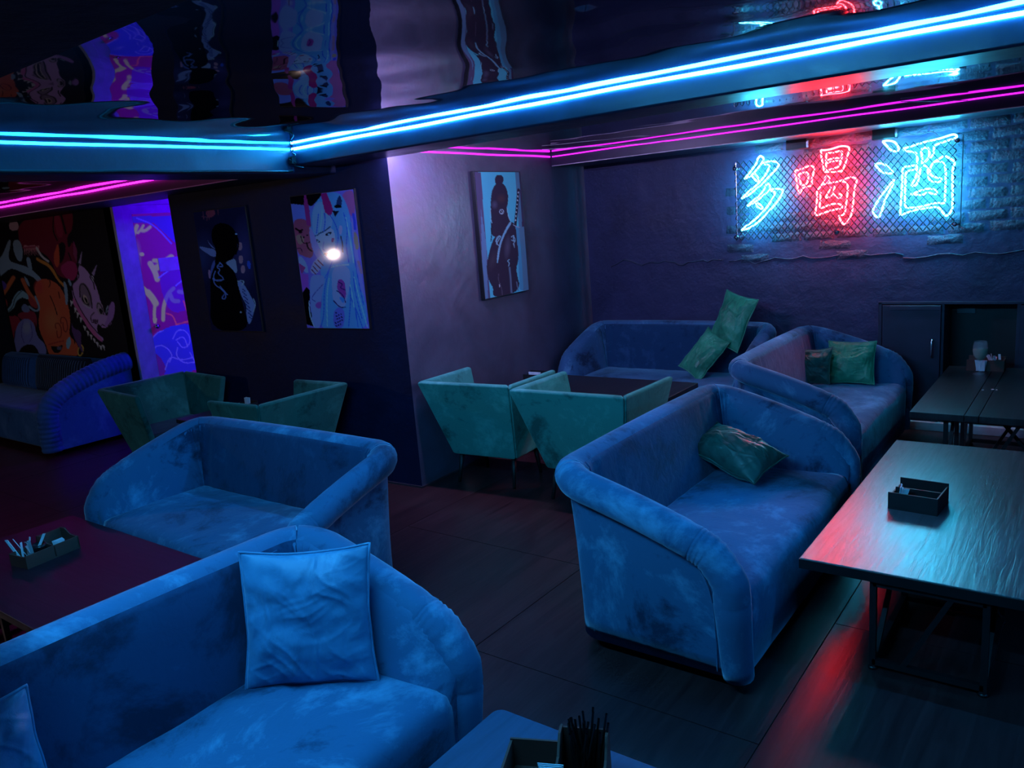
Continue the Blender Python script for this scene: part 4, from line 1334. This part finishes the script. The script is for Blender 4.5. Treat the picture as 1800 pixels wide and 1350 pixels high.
p.ell(340, 1170, 8, 18, (190, 195, 205), 0.2); p.line([(330, 1060), (325, 1120), (360, 1200), (365, 1260)], 8, (96, 84, 98))
p.line([(535, 235), (520, 400), (500, 590)], 26, (58, 52, 66))
for k in range(8):
    p.ell(533 - 4.2 * k, 262 + 39 * k, 6, 8, (215, 225, 235))
p.line([(480, 580), (510, 600), (545, 608)], 8, (175, 175, 190))
a_, c_ = P0.lerp(P1, 0.331), P0.lerp(P1, 0.565)
canvas('pale blue canvas of a figure with topknot and sword on its back', a_[:], c_[:], 1.185, 2.115, 0.035, p, 1.25)

# --- graffiti mural on the black wall
mq = [(-79, 219), (843, 79), (1085, 1424), (154, 1331)]
p = Paint(mq, 230, 170, (9, 7, 15))
K = (10, 7, 14)
p.smooth([(150, 200), (300, 120), (420, 60), (560, 50), (600, 130), (590, 260), (545, 300), (560, 420), (600, 330), (640, 480), (600, 640), (560, 660), (460, 620), (420, 500), (330, 420), (200, 420), (150, 330)], (104, 22, 48))
p.smooth([(430, 100), (480, 110), (530, 300), (470, 330)], (130, 34, 66)); p.smooth([(480, 350), (540, 360), (530, 480), (490, 540), (470, 480)], K)
p.smooth([(440, 440), (480, 340), (490, 520), (470, 570), (440, 520)], (190, 74, 50))
p.line([(500, 130), (540, 280)], 16, K); p.line([(440, 120), (430, 260), (470, 340)], 10, K); p.line([(560, 440), (590, 520), (580, 620)], 9, K)
p.smooth([(480, 560), (560, 500), (620, 520), (640, 600), (600, 680), (540, 650)], (150, 40, 90))
p.smooth([(75, 180), (150, 180), (155, 260), (75, 260)], (165, 140, 155))
for k in range(9):
    p.poly([(195 + 14 * k, 380), (209 + 14 * k, 380), (202 + 14 * k, 470)], (175, 120, 130))
p.line([(190, 400), (310, 390)], 10, (140, 60, 80))
# grey-blue bones
G = (120, 150, 170)
p.smooth([(105, 340), (160, 330), (190, 420), (180, 520), (140, 500), (110, 420)], G)
p.smooth([(-60, 540), (20, 470), (70, 330), (95, 340), (60, 500), (140, 530), (240, 560), (330, 640), (380, 720), (350, 730), (280, 640), (200, 610), (90, 560), (20, 620), (-60, 680)], G)
p.line([(360, 700), (420, 800), (465, 935)], 20, G); p.line([(300, 400), (340, 470), (395, 510)], 16, (190, 190, 205))
p.smooth([(210, 470), (250, 480), (270, 600), (230, 570)], G)
p.smooth([(190, 620), (230, 660), (250, 720), (220, 700)], G)
# orange demon face
O = (206, 86, 56)
p.smooth([(270, 720), (330, 650), (420, 660), (500, 720), (560, 860), (580, 1000), (560, 1120), (640, 1180), (650, 1300), (420, 1330), (380, 1200), (310, 1050), (330, 880)], O)
p.ell(320, 720, 50, 70, (196, 64, 62), 0, 0.8, 0.6); p.ell(430, 1000, 90, 150, (226, 118, 74), 0, 0.7, 0.8)
p.line([(310, 490), (340, 510), (400, 540), (440, 590), (470, 650), (500, 690), (530, 710)], 28, (200, 120, 52))
p.line([(310, 480), (400, 522), (450, 580), (480, 650), (530, 695)], 7, K); p.line([(330, 530), (420, 590), (460, 660), (515, 720)], 7, K)
p.line([(410, 790), (445, 870), (468, 945)], 7, K); p.line([(400, 650), (415, 690), (400, 720)], 7, K); p.line([(480, 760), (490, 810)], 8, K)
p.line([(460, 1060), (450, 1020), (480, 1010), (505, 1060), (500, 1130), (470, 1140), (465, 1080)], 8, (120, 40, 34)); p.line([(500, 1020), (495, 970), (530, 965), (555, 1020), (550, 1090), (520, 1080), (515, 1010)], 8, (110, 36, 34))
p.smooth([(405, 1195), (470, 1210), (520, 1185), (500, 1250), (450, 1270)], K); p.ell(485, 1220, 20, 16, (90, 90, 110))
p.line([(400, 1190), (470, 1170), (520, 1160)], 9, (150, 50, 50))
p.smooth([(545, 1150), (575, 1120), (585, 1180), (555, 1240), (540, 1200)], (110, 160, 185))
p.smooth([(600, 1110), (620, 1150), (610, 1200)], K); p.ell(660, 1240, 24, 48, (190, 150, 70), 0.2); p.ell(660, 1240, 15, 36, K, 0.2)
p.smooth([(515, 660), (550, 700), (560, 840), (540, 880), (530, 780)], G); p.smooth([(555, 640), (590, 690), (580, 720), (560, 690)], G)
# orange arms left
p.line([(-40, 860), (40, 760), (110, 645)], 34, (190, 98, 56)); p.line([(185, 660), (230, 760), (300, 850)], 30, (176, 92, 58))
p.smooth([(-60, 860), (40, 800), (70, 860), (40, 920), (-60, 960)], (150, 46, 50))
p.smooth([(210, 760), (290, 830), (320, 900), (250, 880)], (150, 58, 58))
p.smooth([(-60, 1000), (60, 960), (160, 950), (180, 1080), (80, 1180), (-60, 1320)], (136, 38, 58)); p.smooth([(120, 940), (280, 900), (310, 1000), (280, 1100), (200, 1000)], (130, 44, 62))
p.smooth([(90, 880), (110, 800), (170, 735), (230, 780), (240, 830), (180, 800), (130, 840), (120, 890), (40, 950), (20, 930)], (120, 165, 185))
p.line([(0, 960), (60, 930), (110, 880), (120, 810), (180, 750)], 6, K); p.line([(240, 880), (290, 920), (330, 900), (290, 800)], 16, G)
p.smooth([(170, 880), (210, 850), (260, 920), (190, 930)], (100, 120, 160))
# blue-grey drape
B_ = (110, 120, 190)
p.smooth([(125, 1080), (160, 1000), (220, 970), (280, 1010), (305, 1130), (370, 1180), (385, 1280), (330, 1290), (300, 1210), (250, 1180), (170, 1210), (140, 1300), (40, 1320), (40, 1220), (110, 1180)], B_)
p.ell(220, 1050, 50, 70, (140, 155, 215), 0, 0.8, 0.7); p.smooth([(150, 1260), (200, 1200), (280, 1200), (320, 1290), (150, 1320)], K)
p.line([(125, 1080), (115, 1170), (45, 1215), (35, 1310)], 7, K); p.line([(285, 1010), (310, 1130), (375, 1180), (390, 1280)], 7, K); p.line([(190, 1000), (170, 1100), (200, 1180)], 5, (70, 70, 150)); p.line([(250, 1000), (270, 1120), (240, 1170)], 5, (70, 70, 150))
p.ell(10, 710, 45, 40, (80, 60, 150))
# lilac horned dragon head
L_ = (166, 130, 190)
p.smooth([(585, 1000), (600, 1060), (670, 1080), (660, 1180), (690, 1280), (640, 1200), (590, 1100)], (86, 60, 110))
p.smooth([(640, 530), (700, 570), (745, 610), (790, 720), (825, 830), (835, 900), (880, 960), (930, 1000), (880, 1050), (840, 1060), (800, 1010), (790, 1090), (850, 1140), (845, 1170), (760, 1110), (690, 1010), (620, 880), (585, 760), (600, 690), (640, 640)], L_)
p.smooth([(600, 790), (680, 940), (780, 1090), (850, 1160), (830, 1175), (740, 1090), (650, 940), (590, 850)], (196, 96, 150))
p.poly([(640, 530), (672, 420), (660, 545)], (150, 130, 165)); p.poly([(750, 610), (797, 528), (770, 630)], (150, 130, 165))
p.poly([(600, 335), (632, 420), (628, 520), (600, 450)], (126, 50, 84))
p.smooth([(880, 980), (890, 870), (925, 820), (945, 880), (930, 980), (890, 1040), (840, 1055)], (150, 106, 170)); p.smooth([(872, 880), (895, 865), (880, 940), (865, 945)], (150, 165, 185))
p.line([(885, 1040), (940, 970), (948, 870), (925, 822), (890, 870), (868, 950)], 8, K)
p.ell(700, 785, 45, 105, (120, 100, 120), -0.3); p.line([(655, 800), (650, 700), (690, 690), (740, 780), (755, 890)], 9, K); p.smooth([(660, 830), (690, 760), (745, 890)], K); p.ell(700, 820, 16, 40, (175, 160, 150), -0.4); p.ell(705, 828, 9, 28, K, -0.4)
p.smooth([(655, 840), (740, 890), (755, 905), (700, 880)], (170, 165, 205))
p.ell(818, 895, 28, 58, (150, 130, 150), -0.25); p.line([(795, 890), (800, 845), (830, 870), (850, 945)], 7, K); p.ell(826, 918, 12, 26, K, -0.3)
p.line([(745, 610), (735, 640), (765, 680), (775, 740)], 9, K); p.ell(760, 650, 9, 26, (190, 185, 215), -0.3)
p.line([(750, 1000), (740, 960), (770, 930)], 8, K); p.ell(778, 998, 22, 13, (80, 50, 80), 0.3); p.line([(755, 1010), (800, 1020), (800, 990)], 7, K); p.line([(820, 1050), (835, 1025), (860, 1040)], 7, K)
p.line([(640, 525), (710, 570), (790, 700), (825, 830)], 7, K); p.line([(590, 700), (600, 790), (690, 960), (800, 1100), (855, 1140)], 7, K); p.line([(590, 700), (650, 640), (640, 590)], 8, K)
for x, y, dx in ((590, 855, -10), (620, 910, -8), (640, 950, -8), (665, 990, -6), (695, 1060, 0), (720, 1100, 2), (745, 1130, 4), (770, 1160, 8), (795, 1190, 8), (825, 1220, 4), (845, 1215, 12)):
    p.poly([(x - 14, y - 26), (x + 12, y - 14), (x + dx, y + 24)], (188, 178, 200))
mu = p.build('wall_mural_painting', (-10.05, 3.7975, 2.15), (2.55, 0, 0), (0, 0, -1.55), 'mural_paint', None, 2.0)
tag(mu, 'painted mural of an orange demon face and a lilac horned dragon head', 'mural')

# ------------------------------------------------------------ door with glowing print
d = thing('door_1', 'violet-lit door with yellow splashed print beside the mural wall', 'door', (XD, 0, 0))
d['kind'] = 'structure'
y0, y1, zt = 3.90, 4.80, 2.165
box('frame_post', 0, 0.045, y0 - 0.09, y0, 0, zt + 0.075, 'door_white', d, 0.004)
box('frame_post', 0, 0.045, y1, y1 + 0.09, 0, zt + 0.075, 'door_white', d, 0.004)
box('frame_head', 0, 0.045, y0, y1, zt, zt + 0.075, 'door_white', d, 0.004)
lf = box('door_leaf', 0.0, 0.03, y0, y1, 0.01, zt, 'door_white', d, 0.003)
lathe('knob', [(0.0, 0.0), (0.012, 0.0), (0.012, 0.03), (0.024, 0.035), (0.024, 0.055), (0.0, 0.06)], 'steel', lf, 14).matrix_local = Matrix.Translation((0.03, y0 + 0.13, 1.02)) @ Matrix.Rotation(PI / 2, 4, 'Y')
p = Paint([(186, 244), (631, 222), (821, 1448), (412, 1554)], 110, 230, (150, 30, 130))
p.poly([(140, 260), (520, 250), (480, 440), (330, 300), (200, 300)], (70, 50, 190))
p.line([(220, 270), (330, 310), (440, 430)], 10, (110, 90, 230))
Yl = (195, 200, 120)
p.ell(215, 520, 40, 130, (150, 130, 150), 0, 0.8, 0.7)
for q, wd in (([(185, 420), (200, 370), (220, 320)], 26), ([(225, 365), (245, 345), (262, 315)], 16), ([(250, 350), (275, 350), (305, 325)], 20), ([(305, 560), (335, 610), (350, 660)], 34), ([(340, 590), (390, 560), (440, 520)], 40), ([(330, 540), (380, 545), (430, 525)], 26),
              ([(238, 690), (262, 715), (282, 735)], 22), ([(290, 745), (320, 780), (340, 815)], 40), ([(335, 830), (330, 880), (335, 935)], 20), ([(388, 920), (390, 830), (420, 750), (455, 718)], 24), ([(435, 760), (450, 800), (485, 800)], 26), ([(490, 740), (530, 745)], 26), ([(290, 980), (308, 1025)], 22), ([(355, 1215), (340, 1265)], 24), ([(470, 590), (510, 560)], 14)):
    p.line(q, wd, Yl)
p.ell(335, 920, 14, 18, Yl); p.ell(252, 500, 14, 14, Yl)
p.smooth([(360, 620), (470, 560), (560, 620), (600, 800), (540, 860), (440, 880), (380, 760)], (90, 40, 190), 0.7)
p.smooth([(300, 1040), (420, 960), (560, 940), (640, 1000), (700, 1230), (330, 1290), (330, 1150)], (60, 60, 220))
p.smooth([(300, 1120), (370, 1150), (420, 1260), (330, 1290)], (110, 40, 150))
for q in ([(330, 1150), (330, 1090), (390, 1080), (450, 1140), (430, 1190)], [(450, 1040), (480, 980), (540, 990), (570, 1060), (520, 1110), (480, 1060)], [(470, 1050), (520, 1020), (545, 1090)], [(400, 1240), (430, 1150), (500, 1180), (580, 1160)], [(560, 1130), (600, 1200)], [(480, 1100), (470, 1150), (520, 1200), (600, 1190)], [(300, 1060), (350, 1000), (390, 990)], [(360, 650), (430, 600), (470, 560)], [(470, 700), (520, 660)]):
    p.line(q, 7, (130, 120, 250))
for q in ([(410, 880), (450, 890), (470, 940)], [(470, 950), (550, 930)], [(520, 800), (540, 860)]):
    p.line(q, 9, (230, 90, 110))
# print carries on to the leaf's right edge, hidden behind the pillar
p.build('glowing_print', (0.0325, y0 + 0.09, 2.085), (0, 0.72, 0), (0, 0, -1.98), 'fluorescent_paint', lf)
box('door_plate', 0.033, 0.040, y0 + 0.27, y0 + 0.62, 1.53, 1.66, 'door_white', lf, 0.002)
